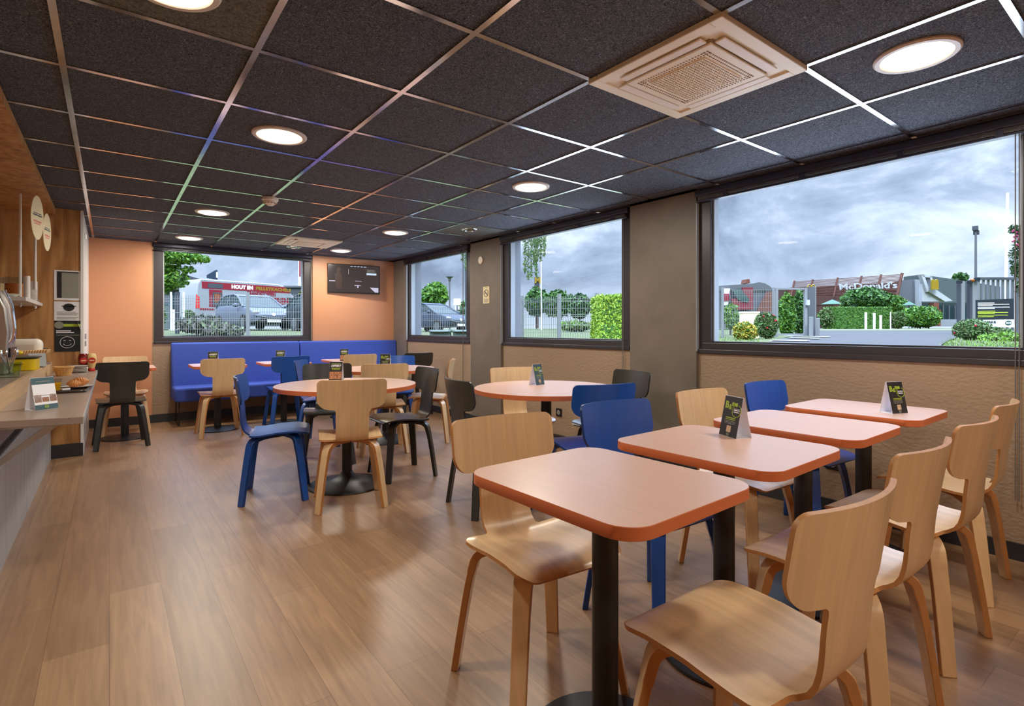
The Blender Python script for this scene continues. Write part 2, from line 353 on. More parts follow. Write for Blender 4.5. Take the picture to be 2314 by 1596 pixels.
def struct(name, mb, mats, parent=None, **k):
    o = mb.build(name, mats, parent, **k)
    if not parent: o['kind'] = 'structure'
    return o
KIDS = {}
def dup(o, parent=None):
    c = o.copy(); COL.objects.link(c)
    if parent: c.parent = parent
    for ch in list(o.children): dup(ch, c)
    return c
def rrect(w, h, r, n=8):
    p = []
    for cx, cy, a0 in ((w / 2 - r, h / 2 - r, 0), (-w / 2 + r, h / 2 - r, 90), (-w / 2 + r, -h / 2 + r, 180), (w / 2 - r, -h / 2 + r, 270)):
        p += [(cx + r * math.cos(R(a0 + 90 * i / n)), cy + r * math.sin(R(a0 + 90 * i / n))) for i in range(n + 1)]
    return p
def circ(r, n=48): return [(r * math.cos(2 * math.pi * i / n), r * math.sin(2 * math.pi * i / n)) for i in range(n)]
def fr(o, x, up):
    x = Vector(x).normalized(); up = Vector(up); up = (up - x * up.dot(x)).normalized(); z = x.cross(up)
    M = Matrix((x, up, z)).transposed().to_4x4(); M.translation = Vector(o); return M
def text(name, body, size, m, parent, X, bold=0.0, ext=0.0004, align='CENTER', sx=1.0, shear=0.0, fit=None):
    cu = bpy.data.curves.new(name, 'FONT'); cu.body = body; cu.size = size; cu.align_x = align; cu.align_y = 'CENTER'; cu.extrude = ext; cu.offset = bold; cu.shear = shear
    cu.resolution_u = 3
    o = bpy.data.objects.new(name, cu); COL.objects.link(o); dg = bpy.context.evaluated_depsgraph_get()
    me = bpy.data.meshes.new_from_object(o.evaluated_get(dg)); bpy.data.objects.remove(o); bpy.data.curves.remove(cu)
    if fit and len(me.vertices): sx = fit / (max(v.co.x for v in me.vertices) - min(v.co.x for v in me.vertices))
    me.transform(X @ Matrix.Diagonal((sx, 1, 1, 1))); me.name = name; me.materials.clear(); me.materials.append(MT[m])
    o = bpy.data.objects.new(name, me); COL.objects.link(o); o.parent = parent; return o
def ray(u, v):
    r = (u - CX) / F_PX; z = -(v - HOR) / F_PX; s, c = math.sin(YAW), math.cos(YAW)
    return Vector((s + r * c, c - r * s, z))
def at(u, v, d): return Vector((0, 0, EYE)) + ray(u, v) * d
def catmull(P, n):
    out = []
    for i in range(len(P) - 1):
        p0, p1, p2, p3 = P[max(i - 1, 0)], P[i], P[i + 1], P[min(i + 2, len(P) - 1)]
        for k in range(n):
            t = k / n
            out.append(tuple(0.5 * (2 * p1[j] + (p2[j] - p0[j]) * t + (2 * p0[j] - 5 * p1[j] + 4 * p2[j] - p3[j]) * t * t + (3 * p1[j] - p0[j] - 3 * p2[j] + p3[j]) * t ** 3) for j in range(len(p1))))
    out.append(tuple(P[-1])); return out
# ================================================================== ROOM
CEIL, YB, XR, XL, YF = 2.22, 7.83, 3.60, -1.40, -2.4
struct('floor', MB().box((XL - 0.2, YF - 0.2, -0.1), (XR + 0.23, YB + 0.25, 0)), 'floor')
ce = struct('ceiling', MB().box((XL - 0.2, YF - 0.2, CEIL), (XR + 0.23, YB + 0.25, CEIL + 0.12)), 'ceil')
g = MB(); gx = [-1.35, -0.75, -0.15, 0.45, 1.05, 1.65, 2.25, 2.84, 3.45]
for x in gx: g.box((x - 0.0115, YF, CEIL - 0.006), (x + 0.0115, YB, CEIL + 0.002))
k = -8
while 2.811 + 0.6 * k < YB:
    y = 2.811 + 0.6 * k
    if y > YF: g.box((XL, y - 0.0115, CEIL - 0.0055), (XR, y + 0.0115, CEIL + 0.002))
    k += 1
g.box((XR - 0.03, YF, CEIL - 0.02), (XR, YB, CEIL)); g.box((XL, YB - 0.03, CEIL - 0.02), (XR, YB, CEIL))
g.build('ceiling_grid', 'grid', ce, smooth=0)
for x0, x1, y0, y1 in ((-0.15, 0.45, 1.611, 2.211), (2.84, 3.45, 4.611, 5.211)): MB().box((x0, y0, CEIL - 0.0015), (x1, y1, CEIL + 0.002)).build('lighter_tile', 'tile2', ce, smooth=0)
# back wall: beige under the window, orange boards either side
wb = struct('wall_back', MB().box((XL, YB, 0), (0.43, YB + 0.23, CEIL)).box((2.31, YB, 0), (XR + 0.23, YB + 0.23, CEIL))
            .box((0.43, YB, 0), (2.31, YB + 0.23, 0.975)).box((0.43, YB, 2.2), (2.31, YB + 0.23, CEIL)), 'beige', smooth=0)
MB().box((-0.19, YB - 0.02, 0.0), (0.413, YB, CEIL)).build('orange_panel', 'orange', wb, smooth=0)
MB().box((2.325, YB - 0.02, 0.0), (XR, YB, CEIL)).build('orange_panel', 'orange', wb, smooth=0)
struct('baseboard_back', MB().box((-0.19, YB - 0.034, 0), (0.418, YB - 0.02, 0.1)).box((0.418, YB - 0.014, 0), (2.32, YB, 0.1)).box((2.32, YB - 0.034, 0), (XR, YB - 0.02, 0.1)), 'skirt', smooth=0)
# right wall with three windows
WIN = [(5.62, 7.42), (3.06, 4.93), (0.475, 2.385)]
w = MB(); ys = [YB + 0.23] + [v for a, b in WIN for v in (b, a)] + [YF]
for i in range(0, len(ys), 2): w.box((XR, ys[i + 1], 0), (XR + 0.23, ys[i], CEIL))
for a, b in WIN: w.box((XR, a, 0), (XR + 0.23, b, 0.975)); w.box((XR, a, 2.2), (XR + 0.23, b, CEIL))
wr = struct('wall_right', w, 'beige', smooth=0)
ext = MB()
for i in range(0, len(ys), 2):
    ext.box((XR + 0.09, ys[i + 1] - 0.012, 0.0), (XR + 0.25, ys[i] + (0.0 if i == 0 else 0.012), CEIL + 0.1))
for a, b in WIN: ext.box((XR + 0.09, a, 0.0), (XR + 0.25, b, 0.985)); ext.box((XR + 0.09, a, 2.18), (XR + 0.25, b, CEIL + 0.1))
ext.build('exterior_render', 'extwall', wr, smooth=0)
struct('baseboard_right', MB().box((XR - 0.014, YF, 0), (XR, YB - 0.02, 0.085)), 'skirt', smooth=0)
for i, (a, b) in enumerate([(7.36, YB - 0.02), (4.93, 5.565), (2.388, 3.035), (-0.2, 0.46)]):
    t = struct('trim_%d' % (i + 1), MB().box((XR - 0.03, a, 0.085), (XR, b, CEIL)), 'concrete', smooth=0)
    MB().box((XR - 0.032, a - 0.004, 0.98), (XR - 0.004, a - 0.0002, 2.12)).build('light_strip', 'greyrail', t, smooth=0)
    MB().box((XR - 0.044, a, 0.0), (XR - 0.03, b, 0.085)).build('plinth', 'skirt', t, smooth=0)
struct('wall_left', MB().box((XL - 0.2, YF, 0), (XL, 6.2, CEIL)), 'oak', smooth=0)
struct('wall_front', MB().box((XL - 0.2, YF - 0.2, 0), (XR + 0.23, YF, CEIL)), 'orange', smooth=0)
wo_ = struct('wall_counter_end', MB().box((XL - 0.2, 6.2, 0), (-0.205, YB, CEIL)), 'oak', smooth=0)
struct('baseboard_counter_end', MB().box((-0.42, 6.188, 0), (-0.19, 6.2, 0.118)), 'skirt', smooth=0)
dr = struct('door_1', MB().box((-0.205, 6.195, 0), (-0.19, YB - 0.02, CEIL)), 'white', smooth=0)
for z in (0.98, 1.05, 2.02): MB().cyl((-0.186, 6.6, z), (-0.186, 6.6, z + 0.05), 0.008).build('hinge', 'steelbright', dr)
struct('trim_5', MB().box((-0.208, 6.188, 0.118), (-0.188, 6.2, CEIL)), 'white', smooth=0)
# lowered wood ceiling over the counter
MB().box((XL, 1.0, 2.165), (-0.38, 6.2, CEIL - 0.007)).build('canopy', 'oak', smooth=0)
tag(bpy.data.objects['canopy'], 'lowered oak canopy under the dark ceiling above the breakfast counter', 'canopy')

def window(n, X, w, z0=0.975, z1=2.2):
    """X: local x along the wall, y into the wall (outwards), z up"""
    f = MB(); T = 0.07; D0, D1 = 0.004, 0.085
    f.box((0, D0, z0), (w, D1, z0 + T)).box((0, D0, z1 - T), (w, D1, z1)).box((0, D0, z0 + T), (T + 0.03, D1, z1 - T)).box((w - T - 0.03, D0, z0 + T), (w, D1, z1 - T))
    f.box((T + 0.03, D0 + 0.02, z0 + T), (w - T - 0.03, D0 + 0.05, z0 + T + 0.012))
    o = struct('window_%d' % n, f, 'frame', smooth=0, bev=(0.004, 2)); o.matrix_world = X
    MB().box((T, 0.045, z0 + T), (w - T, 0.051, z1 - T)).build('glass_pane', 'glass', o, smooth=0)
    MB().box((0.0, -0.016, z0 - 0.012), (w, 0.01, z0 + 0.02)).build('window_sill', 'frame', o, smooth=0, bev=(0.004, 2))
    for x0 in (T + 0.03, w - T - 0.042): MB().box((x0, 0.03, z0 + T), (x0 + 0.012, 0.09, z1 - T)).build('glazing_bead', 'greyrail', o, smooth=0)
    return o
def blind(X, w, label, cord_end=0.12, slats=True):
    o = thing('window_blind', label, 'blind', group='dark blinds rolled up above the windows'); o.matrix_world = X
    MB().box((-0.01, -0.05, 2.15), (w + 0.01, 0.002, 2.207)).build('head_rail', 'blind', o, smooth=0, bev=(0.012, 3))
    s = MB()
    if slats:
        for k in range(5): s.box((0.02, -0.046, 2.123 + k * 0.0055), (w - 0.02, -0.004, 2.1255 + k * 0.0055), 0, None)
        s.build('slat_stack', 'slat', o, smooth=0)
        for q in (0.12, 0.4, 0.68, 0.9): MB().box((q * w, -0.049, 2.112), (q * w + 0.03, -0.001, 2.15)).build('slat_clip', 'blind', o, smooth=0)
    MB().box((0.0, -0.048, 2.108), (w, -0.002, 2.121)).build('bottom_rail', 'blind', o, smooth=0, bev=(0.004, 2))
    MB().cyl((cord_end, -0.03, 0.30), (cord_end, -0.03, 2.15), 0.0025, n=6).cyl((cord_end + 0.014, -0.03, 0.30), (cord_end + 0.014, -0.03, 2.15), 0.0025, n=6).build('pull_cord', 'cord', o)
    return o
def wall_frame_right(y1): return Matrix(((0, 1, 0, XR), (-1, 0, 0, y1), (0, 0, 1, 0), (0, 0, 0, 1)))
BL = ['dark slatted blind gathered above the small window nearest the television', 'dark slatted blind gathered above the middle window between the two pillars', 'long dark slatted blind gathered above the biggest window at right']
for i, (a, b) in enumerate(WIN):
    window(i + 2, wall_frame_right(b), b - a); blind(wall_frame_right(b), b - a, BL[i], cord_end=(b - a) - (0.13, 0.065, 0.12)[i])
window(1, Matrix.Translation((0.43, YB, 0)), 1.88)
blind(Matrix.Translation((0.43, YB, 0)), 1.88, 'dark rolled blind above the back wall window with the white van', cord_end=1.87, slats=False)

# ------------------------------------------------------------------ ceiling fittings
def lamp(x, y, label, on=True):
    o = thing('ceiling_light' if on else 'unlit_downlight', label, 'ceiling light', (x, y, CEIL), 0, 'round ceiling lights' if on else 'dark unlit downlights')
    if on:
        MB().lathe([(0.112, -0.004), (0.118, -0.012), (0.134, -0.012), (0.141, -0.006), (0.141, 0.0)], 48).build('lamp_ring', 'lampwhite', o)
        MB().lathe([(0.0, -0.024), (0.05, -0.023), (0.085, -0.0195), (0.106, -0.013), (0.113, -0.007)], 48).build('lamp_diffuser', 'glow', o)
        l = bpy.data.lights.new('lamp_light', 'AREA'); l.shape = 'DISK'; l.size = 0.22; l.energy = LAMP_W; l.color = (1.0, 0.93, 0.80)
        lo = bpy.data.objects.new('lamp_light', l); COL.objects.link(lo); lo.parent = o; lo.location = (0, 0, -0.028)
    else:
        MB().lathe([(0.062, -0.002), (0.068, -0.01), (0.088, -0.008), (0.094, 0.0)], 40).build('lamp_ring', 'chrome', o)
        MB().lathe([(0.0, -0.002), (0.063, -0.004)], 40).build('dark_reflector', 'blackp', o)
lamp(0.749, 3.115, 'lit round ceiling light, middle of the left row, biggest one on the left half')
lamp(0.752, 5.54, 'lit round ceiling light in the left row just beyond the smoke detector')
lamp(0.748, 7.27, 'lit round ceiling light above the back window beside its blind')
lamp(2.524, 3.10, 'lit round ceiling light at picture centre before the middle window')
lamp(2.526, 5.48, 'lit round ceiling light before the unlit downlight near the small window')
lamp(2.518, 7.2, 'lit round ceiling light just above the wall television')
lamp(2.512, 0.704, 'large lit round ceiling light at top right above the big window')
lamp(0.15, 1.95, 'round ceiling light cut by the top edge of the photo at upper left')
lamp(0.75, -0.7, 'round ceiling light behind the camera over the counter side')
lamp(2.5, -1.6, 'round ceiling light behind the camera on the window side')
lamp(3.1, 4.853, 'small unlit downlight in the ceiling tile by the small side window', False)
lamp(1.932, 7.3, 'small unlit downlight beside the far ceiling air unit', False)
def ac(x, y, label):
    o = thing('air_conditioner', label, 'air conditioner', (x, y, CEIL), 0, 'square ceiling air units')
    h = 0.312
    f = MB()
    for a0, a1, b0, b1 in ((-h, h, -h, -h + 0.05), (-h, h, h - 0.05, h), (-h, -h + 0.05, -h + 0.05, h - 0.05), (h - 0.05, h, -h + 0.05, h - 0.05)):
        f.box((a0, b0, -0.022), (a1, b1, 0.0))
    f.box((-h + 0.05, -h + 0.05, -0.014), (h - 0.05, h - 0.05, 0)); f.build('outer_frame', 'cream', o, smooth=0, bev=(0.003, 2))
    p = 0.2; gm = MB(); gm.box((-p, -p, -0.03), (p, p, -0.02)); gm.build('intake_panel', 'cream', o, smooth=0, bev=(0.004, 2))
    gr_ = MB(); q = 0.13
    gr_.box((-q, -q, -0.0306), (q, q, -0.03), 1)
    n = 20
    for k in range(n + 1):
        t = -q + 2 * q * k / n
        gr_.box((t - 0.0022, -q, -0.034), (t + 0.0022, q, -0.03), 0); gr_.box((-q, t - 0.0022, -0.0345), (q, t + 0.0022, -0.0305), 0)
    for k in range(26):
        t = -0.163 + 0.326 * k / 25
        for e in (-0.147, 0.147, -0.162, 0.162):
            gr_.box((t - 0.003, e - 0.003, -0.0312), (t + 0.003, e + 0.003, -0.03), 1); gr_.box((e - 0.003, t - 0.003, -0.0312), (e + 0.003, t + 0.003, -0.03), 1)
    gr_.build('intake_grille', ['cream', 'holes'], o, smooth=0)
    for k in range(4):
        X = Matrix.Rotation(R(90 * k), 4, 'Z')
        MB().box((-0.19, 0.209, -0.027), (0.19, 0.25, -0.02), 0, X).build('air_flap', 'cream2', o, smooth=0, bev=(0.003, 2))
        MB().box((-0.2, 0.2, -0.0155), (0.2, 0.209, -0.014), 0, X).build('air_slot', 'holes', o, smooth=0)
ac(1.95, 1.31, 'big square cream air conditioning unit in the ceiling, nearest the camera')
ac(1.95, 6.72, 'small looking square cream air unit in the ceiling far back near the television')
o = thing('smoke_detector', 'round cream smoke detector hanging from the ceiling grid at left', 'smoke detector', (1.044, 4.64, CEIL - 0.006))
MB().lathe([(0.062, 0), (0.062, -0.02), (0.055, -0.026)], 32).build('mounting_base', 'cream2', o)
MB().lathe([(0.0, -0.062), (0.022, -0.062), (0.034, -0.05), (0.052, -0.042), (0.052, -0.024)], 32).build('sensor_head', 'cream2', o)
for k in range(12):
    a = R(30 * k); MB().cbox((0.047 * math.cos(a), 0.047 * math.sin(a), -0.046), (0.012, 0.012, 0.004)).build('vent_slot', 'holes', o)

# ------------------------------------------------------------------ pillar fittings
o = thing('wall_disc', 'round pale disc fixed high on the concrete pillar near the corner', 'wall disc', (XR - 0.031, 5.33, 1.975))
MB().lathe([(0.045, 0), (0.045, 0.014), (0.03, 0.02), (0.0, 0.02)], 32, 0, Matrix.Rotation(R(-90), 4, 'Y')).build('disc', 'cream2', o)
o = thing('no_smoking_sign', 'small cream no smoking notice on the concrete pillar', 'sign', (XR - 0.031, 5.215, 1.55))
XS = fr((0, 0, 0), (0, -1, 0), (0, 0, 1))
MB().box((-0.065, -0.1, 0), (0.065, 0.1, 0.006), 0, XS).build('sign_plate', 'signcream', o, smooth=0)
mb = MB().tube([(0.042 * math.cos(2 * math.pi * k / 28), 0.02 + 0.042 * math.sin(2 * math.pi * k / 28), 0.0075) for k in range(28)], 0.003, 6, 0, XS, True)
mb.box((-0.004, -0.042, 0.006), (0.004, 0.042, 0.0085), 0, XS @ Matrix.Translation((0, 0.02, 0)) @ Matrix.Rotation(R(45), 4, 'Z')); mb.build('prohibition_ring', 'steel', o)
mb = MB().box((-0.03, 0.016, 0.006), (0.03, 0.024, 0.0078), 0, XS)
for z, w_ in ((0.085, 0.03), (-0.05, 0.045), (-0.062, 0.04), (-0.074, 0.045), (-0.084, 0.03)): mb.box((-w_, z - 0.0025, 0.006), (w_, z + 0.0025, 0.0075), 0, XS)
mb.build('sign_print', 'grey_print', o)
def socket(y, label):
    o = thing('wall_socket', label, 'socket', (XR - 0.001, y, 0.31), 0, 'black wall sockets')
    MB().box((-0.04, -0.04, 0), (0.04, 0.04, 0.01), 0, XS).build('socket_plate', 'blackp', o, smooth=0, bev=(0.004, 2))
    MB().lathe([(0.024, 0.0105), (0.022, 0.012), (0.0, 0.0115)], 24, 0, XS).build('socket_face', 'grey_print', o)
    for s in (-1, 1): MB().cyl((s * 0.009, 0, 0.0118), (s * 0.009, 0, 0.0128), 0.003, n=10, X=XS).build('socket_hole', 'blackp', o)
socket(3.97, 'black socket low on the beige wall behind the round table near the middle window')
socket(1.44, 'black socket low on the beige wall beneath the biggest window')
# television
o = thing('television', 'wall television showing a dark film scene on the orange wall', 'television', (2.915, 7.76, 1.89), R(-6))
MB().box((-0.385, -0.02, -0.215), (0.385, 0.02, 0.215)).build('tv_body', 'blackp', o, smooth=0, bev=(0.006, 2))
MB().box((-0.1, 0.02, -0.1), (0.1, 0.052, 0.1)).build('tv_bracket', 'steel', o, smooth=0)
MT['tvbg'] = mat('tv_picture', (52, 44, 44), 0.2, emit=((78, 66, 64), 0.55), var=((5, 5, 2), 0.5, 4))
scr = MB().box((-0.372, -0.0215, -0.198), (0.372, -0.02, 0.205)).build('tv_screen', 'tvbg', o, smooth=0)
MT['tvfig'] = mat('tv_brown', (70, 54, 50), 0.3, emit=((90, 68, 60), 0.4)); MT['tvlight'] = mat('tv_light', (200, 196, 220), 0.3, emit=((200, 196, 225), 0.7)); MT['tvbtn'] = mat('tv_button', (190, 210, 236), 0.3, emit=((190, 210, 236), 0.9))
def flat(parts, name, m, par, y=-0.0222):
    b_ = MB()
    for poly in parts: b_.add([(x, y, z) for x, z in poly], [tuple(range(len(poly)))])
    b_.build(name, m, par, smooth=0)
def bx2(x0, x1, z0, z1): return [(x0, z0), (x1, z0), (x1, z1), (x0, z1)]
flat([[(-0.285, 0.06), (-0.25, 0.095), (-0.215, 0.095), (-0.19, 0.07), (-0.175, -0.02), (-0.185, -0.15), (-0.265, -0.15), (-0.28, -0.02)], [(-0.255, 0.09), (-0.255, 0.15), (-0.235, 0.172), (-0.212, 0.168), (-0.2, 0.14), (-0.205, 0.105), (-0.21, 0.09)]], 'picture_figure', 'tvfig', scr)
flat([bx2(-0.365, -0.28, -0.045, -0.035), bx2(0.0, 0.09, -0.1, -0.09), bx2(0.04, 0.06, -0.13, -0.1), [(0.23, -0.12), (0.36, -0.12), (0.36, -0.19), (0.31, -0.19)], bx2(0.01, 0.11, -0.03, -0.024), bx2(-0.09, -0.086, 0.07, 0.14)], 'picture_highlights', 'tvlight', scr)
flat([bx2(0.18, 0.33, 0.07, 0.098)] + [bx2(-0.06 + 0.05 * k, -0.025 + 0.05 * k, 0.182, 0.19) for k in range(5)], 'picture_menu', 'tvbtn', scr)
flat([bx2(0.185, 0.32 - 0.02 * (k % 2), 0.11 + 0.012 * k, 0.115 + 0.012 * k) for k in range(4)], 'picture_text', 'grey_print', scr)
# ================================================================== CHAIRS
PROF = catmull([(.216, .434), (.195, .447), (.13, .454), (.03, .447), (-.06, .436), (-.115, .432), (-.155, .440), (-.187, .466), (-.206, .52), (-.219, .60), (-.234, .70), (-.256, .832)], 14)
def make_shell():
    S = [0]
    for i in range(1, len(PROF)): S.append(S[-1] + math.dist(PROF[i], PROF[i - 1]))
    L = S[-1]
    def P(s):
        s = min(max(s, 0), L)
        i = max(0, min(len(S) - 2, next((k for k in range(len(S) - 1) if S[k + 1] >= s), len(S) - 2)))
        t = (s - S[i]) / (S[i + 1] - S[i]); a, b = PROF[i], PROF[i + 1]; return (a[0] + (b[0] - a[0]) * t, a[1] + (b[1] - a[1]) * t)
    def s_at(fn): return next(S[i] for i in range(len(PROF)) if fn(PROF[i]))
    sb = s_at(lambda p: p[0] < -.148); sw = s_at(lambda p: p[1] > .642 and p[0] < -.2)
    rows = []
    r = .06
    for a in range(0, 91, 10): rows.append((r * (1 - math.cos(R(a))) , .197 - r + r * math.sin(R(a))))
    for k in range(1, 9): rows.append((r + (sb - .03 - r) * k / 8, .197))
    for a in range(15, 91, 15): rows.append((sb - .03 + .03 * math.sin(R(a)), .197 - .03 * (1 - math.cos(R(a)))))
    rows += [(sb + .0008, .15), (sb + .0016, .118)]
    for a in range(0, 91, 18): rows.append((sb + .002 + .014 * (1 - math.cos(R(a))), .114 - .014 * math.sin(R(a))))
    for k in range(1, 9): rows.append((sb + .016 + (sw - .018 - sb - .016) * k / 8, .10))
    for a in range(15, 91, 15): rows.append((sw - .018 + .016 * math.sin(R(a)), .10 + .016 * (1 - math.cos(R(a)))))
    rows += [(sw - .0012, .128), (sw, .138)]
    for a in range(10, 91, 8): rows.append((sw + .072 * (1 - math.cos(R(a))), .138 + .072 * math.sin(R(a))))
    for k in range(1, 5): rows.append((sw + .072 + (L - .028 - sw - .072) * k / 4, .21))
    for a in range(15, 91, 15): rows.append((L - .028 + .028 * math.sin(R(a)), .21 - .028 * (1 - math.cos(R(a)))))
    def Q(s, x):
        y, z = P(s); b = min(1, max(0, (z - .47) / .16)); b = b * b * (3 - 2 * b)
        sc = 1 - min(1, max(0, (z - .44) / .05)) if y < 0 else 1
        fl = .010 * max(0, (y - .02) / .2) * (abs(x) / .197) ** 2
        return Vector((x, y + .95 * x * x * b, z + .28 * x * x * sc - fl))
    nc = 16; top = []; bot = []; e = 1e-3; H = .0055
    for s, w_ in rows:
        for j in range(nc + 1):
            x = w_ * (2 * j / nc - 1); c = Q(s, x)
            du = Q(min(s + e, L), x) - Q(max(s - e, 0), x); dx = Q(s, x + e) - Q(s, x - e)
            n = dx.cross(du).normalized()
            # n points away from the sitter on the back; flip so that 'top' is the sitter's side
            top.append(c - n * H if n.z < 0 or (abs(n.z) < 1e-6) else c + n * H); bot.append(c + n * H if n.z < 0 else c - n * H)
    b = MB(); nr = len(rows); m = nc + 1
    fs = [(i * m + j, (i + 1) * m + j, (i + 1) * m + j + 1, i * m + j + 1) for i in range(nr - 1) for j in range(nc)]
    b.add(top, [f[::-1] for f in fs], 0); b.add(bot, fs, 0)
    rim = [j for j in range(m)] + [i * m + nc for i in range(1, nr)] + [(nr - 1) * m + j for j in range(nc - 1, -1, -1)] + [i * m for i in range(nr - 2, 0, -1)]
    k = len(rim); vs = [top[i] for i in rim] + [bot[i] for i in rim]
    b.add(vs, [(i, (i + 1) % k, k + (i + 1) % k, k + i) for i in range(k)], 1)
    return b
SHELL = make_shell()
def make_leg(sx, sy):
    fx, fy = .203, (.195 if sy > 0 else .192); rf = math.hypot(fx, fy); dx, dy = sx * fx / rf, sy * fy / rf
    zo = .012 if sy > 0 else .0
    path = catmull([(.015, .413 + zo), (.10, .4165 + zo), (.165, .412 + zo), (.2, .392 + zo), (.216, .355), (.235, .27), (.258, .135), (rf, .0)], 6)
    tx, ty = -dy, dx; vs = []; n = len(path); th0 = .0115
    for i, (r, z) in enumerate(path):
        a = path[max(i - 1, 0)]; c = path[min(i + 1, n - 1)]; d = Vector((c[0] - a[0], c[1] - a[1])).normalized(); nr = Vector((d.y, -d.x))
        k = i / (n - 1); w_ = .029 - .007 * max(0, (k - .3) / .7); t = th0 + (.002 if .2 < k < .6 else 0)
        if i == n - 1: nr = Vector((-1, 0)) if nr.x < 0 else Vector((1, 0))
        for q, s in ((-1, -1), (-1, 1), (1, 1), (1, -1)):
            rr, zz = r + nr.x * t * q, z + nr.y * t * q
            vs.append((dx * rr + tx * w_ * s, dy * rr + ty * w_ * s, max(zz, 0)))
    b = MB(); fs = []; ms = []
    for i in range(n - 1):
        for j in range(4): fs.append((i * 4 + j, i * 4 + (j + 1) % 4, (i + 1) * 4 + (j + 1) % 4, (i + 1) * 4 + j)); ms.append(0 if j in (0, 2) else 1)
    b.add(vs, fs); b.M = ms
    b.F += [[3, 2, 1, 0], [(n - 1) * 4 + j for j in range(4)]]; b.M += [0, 0]
    return b
SRC = {}
def chair_src(kind):
    t = thing('dining_chair', 'x', 'chair')
    mats = {'wood': ['birch', 'birch_edge'], 'blue': ['blue', 'blue_edge'], 'black': ['black', 'black_edge']}[kind]
    SHELL.build('seat_and_back', mats, t, smooth=40)
    for sx in (-1, 1):
        for sy in (-1, 1): make_leg(sx, sy).build('leg', mats, t, smooth=40, bev=(.003, 2))
    MB().lathe([(.045, .404), (.045, .422), (.0, .424)], 20).build('seat_boss', 'steel', t)
    return t
GRP = {'wood': 'pale birch dining chairs', 'blue': 'blue dining chairs', 'black': 'black dining chairs'}
CH = [
 ('wood', 1.150, .640, 1.5, 'largest birch chair in the right foreground, back to us, at the nearest square table'),
 ('wood', 1.790, .700, 1, 'birch chair, back to us, just right of the large foreground chair, at second square table'),
 ('wood', 2.424, .718, 2, 'pale birch chair with its back to us at the third square table from the camera'),
 ('wood', 3.090, .768, -2, 'birch chair cut by the right edge, back to us, at square table nearest wall'),
 ('wood', 1.122, 1.345, 185.3, 'pale birch chair facing us on the far side of the nearest square table'),
 ('blue', 1.757, 1.365, 183, 'mid blue chair facing us across the second square table, before a dark blue chair'),
 ('wood', 2.446, 1.393, 182.5, 'birch chair facing us behind the table cards, left of the bright blue chair'),
 ('blue', 3.122, 1.413, 183.5, 'bright blue chair facing us against the beige wall under the big window'),
 ('wood', 1.277, 3.474, 16, 'pale birch chair with its back to us at the round table left of centre'),
 ('blue', 0.922, 3.931, 107.4, 'blue chair seen side on, left of the near round table, with glare on its seat'),
 ('black', 1.852, 3.887, -87, 'black chair right of the left round table, its seat turned towards the table'),
 ('black', 1.518, 4.662, 197, 'dark grey chair on the far side of the left round table, behind its card'),
 ('black', 1.962, 2.850, 97.4, 'black chair left of the round table by the socket, partly cut by a birch chair'),
 ('blue', 2.335, 2.33, 14.8, 'dark navy chair directly behind the mid blue chair, by the round table'),
 ('wood', 2.586, 3.267, 197.8, 'pinkish birch chair behind the round table by the socket, half hidden by the table card'),
 ('black', 2.940, 2.702, -79.7, 'black chair against the wide concrete pillar at the right of a round table'),
 ('black', 0.092, 6.507, -2.7, 'black chair with its back to us at the far left by the sauce bottles'),
 ('wood', 0.148, 7.30, 180, 'birch chair against the orange wall at far left, mostly hidden by a black chair'),
 ('wood', 0.965, 6.571, 0, 'birch chair with its back to us at the leftmost table by the blue bench'),
 ('blue', 1.677, 6.672, 0, 'blue chair, back to us, at the middle bench table behind the pale blue chair'),
 ('wood', 2.506, 6.643, 2.3, 'birch chair before the right section of the blue bench, only its top rail clear'),
 ('wood', 2.059, 4.751, 17, 'birch chair with its back to us at the farthest round table'),
 ('blue', 1.722, 5.446, 122, 'pale glaring blue chair, side on, left of the farthest round table'),
 ('blue', 2.598, 5.615, 207, 'blue chair facing us behind the farthest round table beside the green lettered card'),
 ('black', 3.263, 6.565, 0, 'black chair in the far corner at the right end of the blue bench'),
 ('wood', 2.669, 4.939, -55.7, 'birch chair seen edge on, right of the farthest round table before the beige wall'),
]
for kind, x, y, h, lab in CH:
    if kind not in SRC: c = SRC[kind] = chair_src(kind)
    else: c = dup(SRC[kind])
    c.location = (x, y, 0); c.rotation_euler = (0, 0, -R(h)); c['label'] = lab; c['group'] = GRP[kind]

# ================================================================== TABLES
TH = .742
def table_src(round_):
    t = thing('round_table' if round_ else 'square_table', 'x', 'table', group='round cafe tables' if round_ else 'square cafe tables')
    poly = circ(.5, 72) if round_ else rrect(.53, .60, .075, 8)
    MB().prism(poly, TH - .030, TH, 1, 0, None, .0015).build('tabletop', ['laminate', 'lam_edge'], t, smooth=40)
    MB().cyl((0, 0, .015), (0, 0, TH - .034), .036, n=32).build('column', 'steel', t)
    MB().prism(rrect(.26, .26, .03) if not round_ else circ(.16, 32), TH - .036, TH - .0302).build('mounting_plate', 'steel', t)
    if round_: MB().lathe([(.27, 0), (.275, .004), (.27, .010), (.2, .022), (.12, .04), (.06, .066), (.037, .10), (0, .10)], 56).build('base', 'steel', t)
    else: MB().lathe([(.215, 0), (.218, .004), (.214, .010), (.1, .017), (.045, .022), (0, .022)], 56).build('base', 'steel', t)
    return t
ts, tr_ = table_src(False), table_src(True)
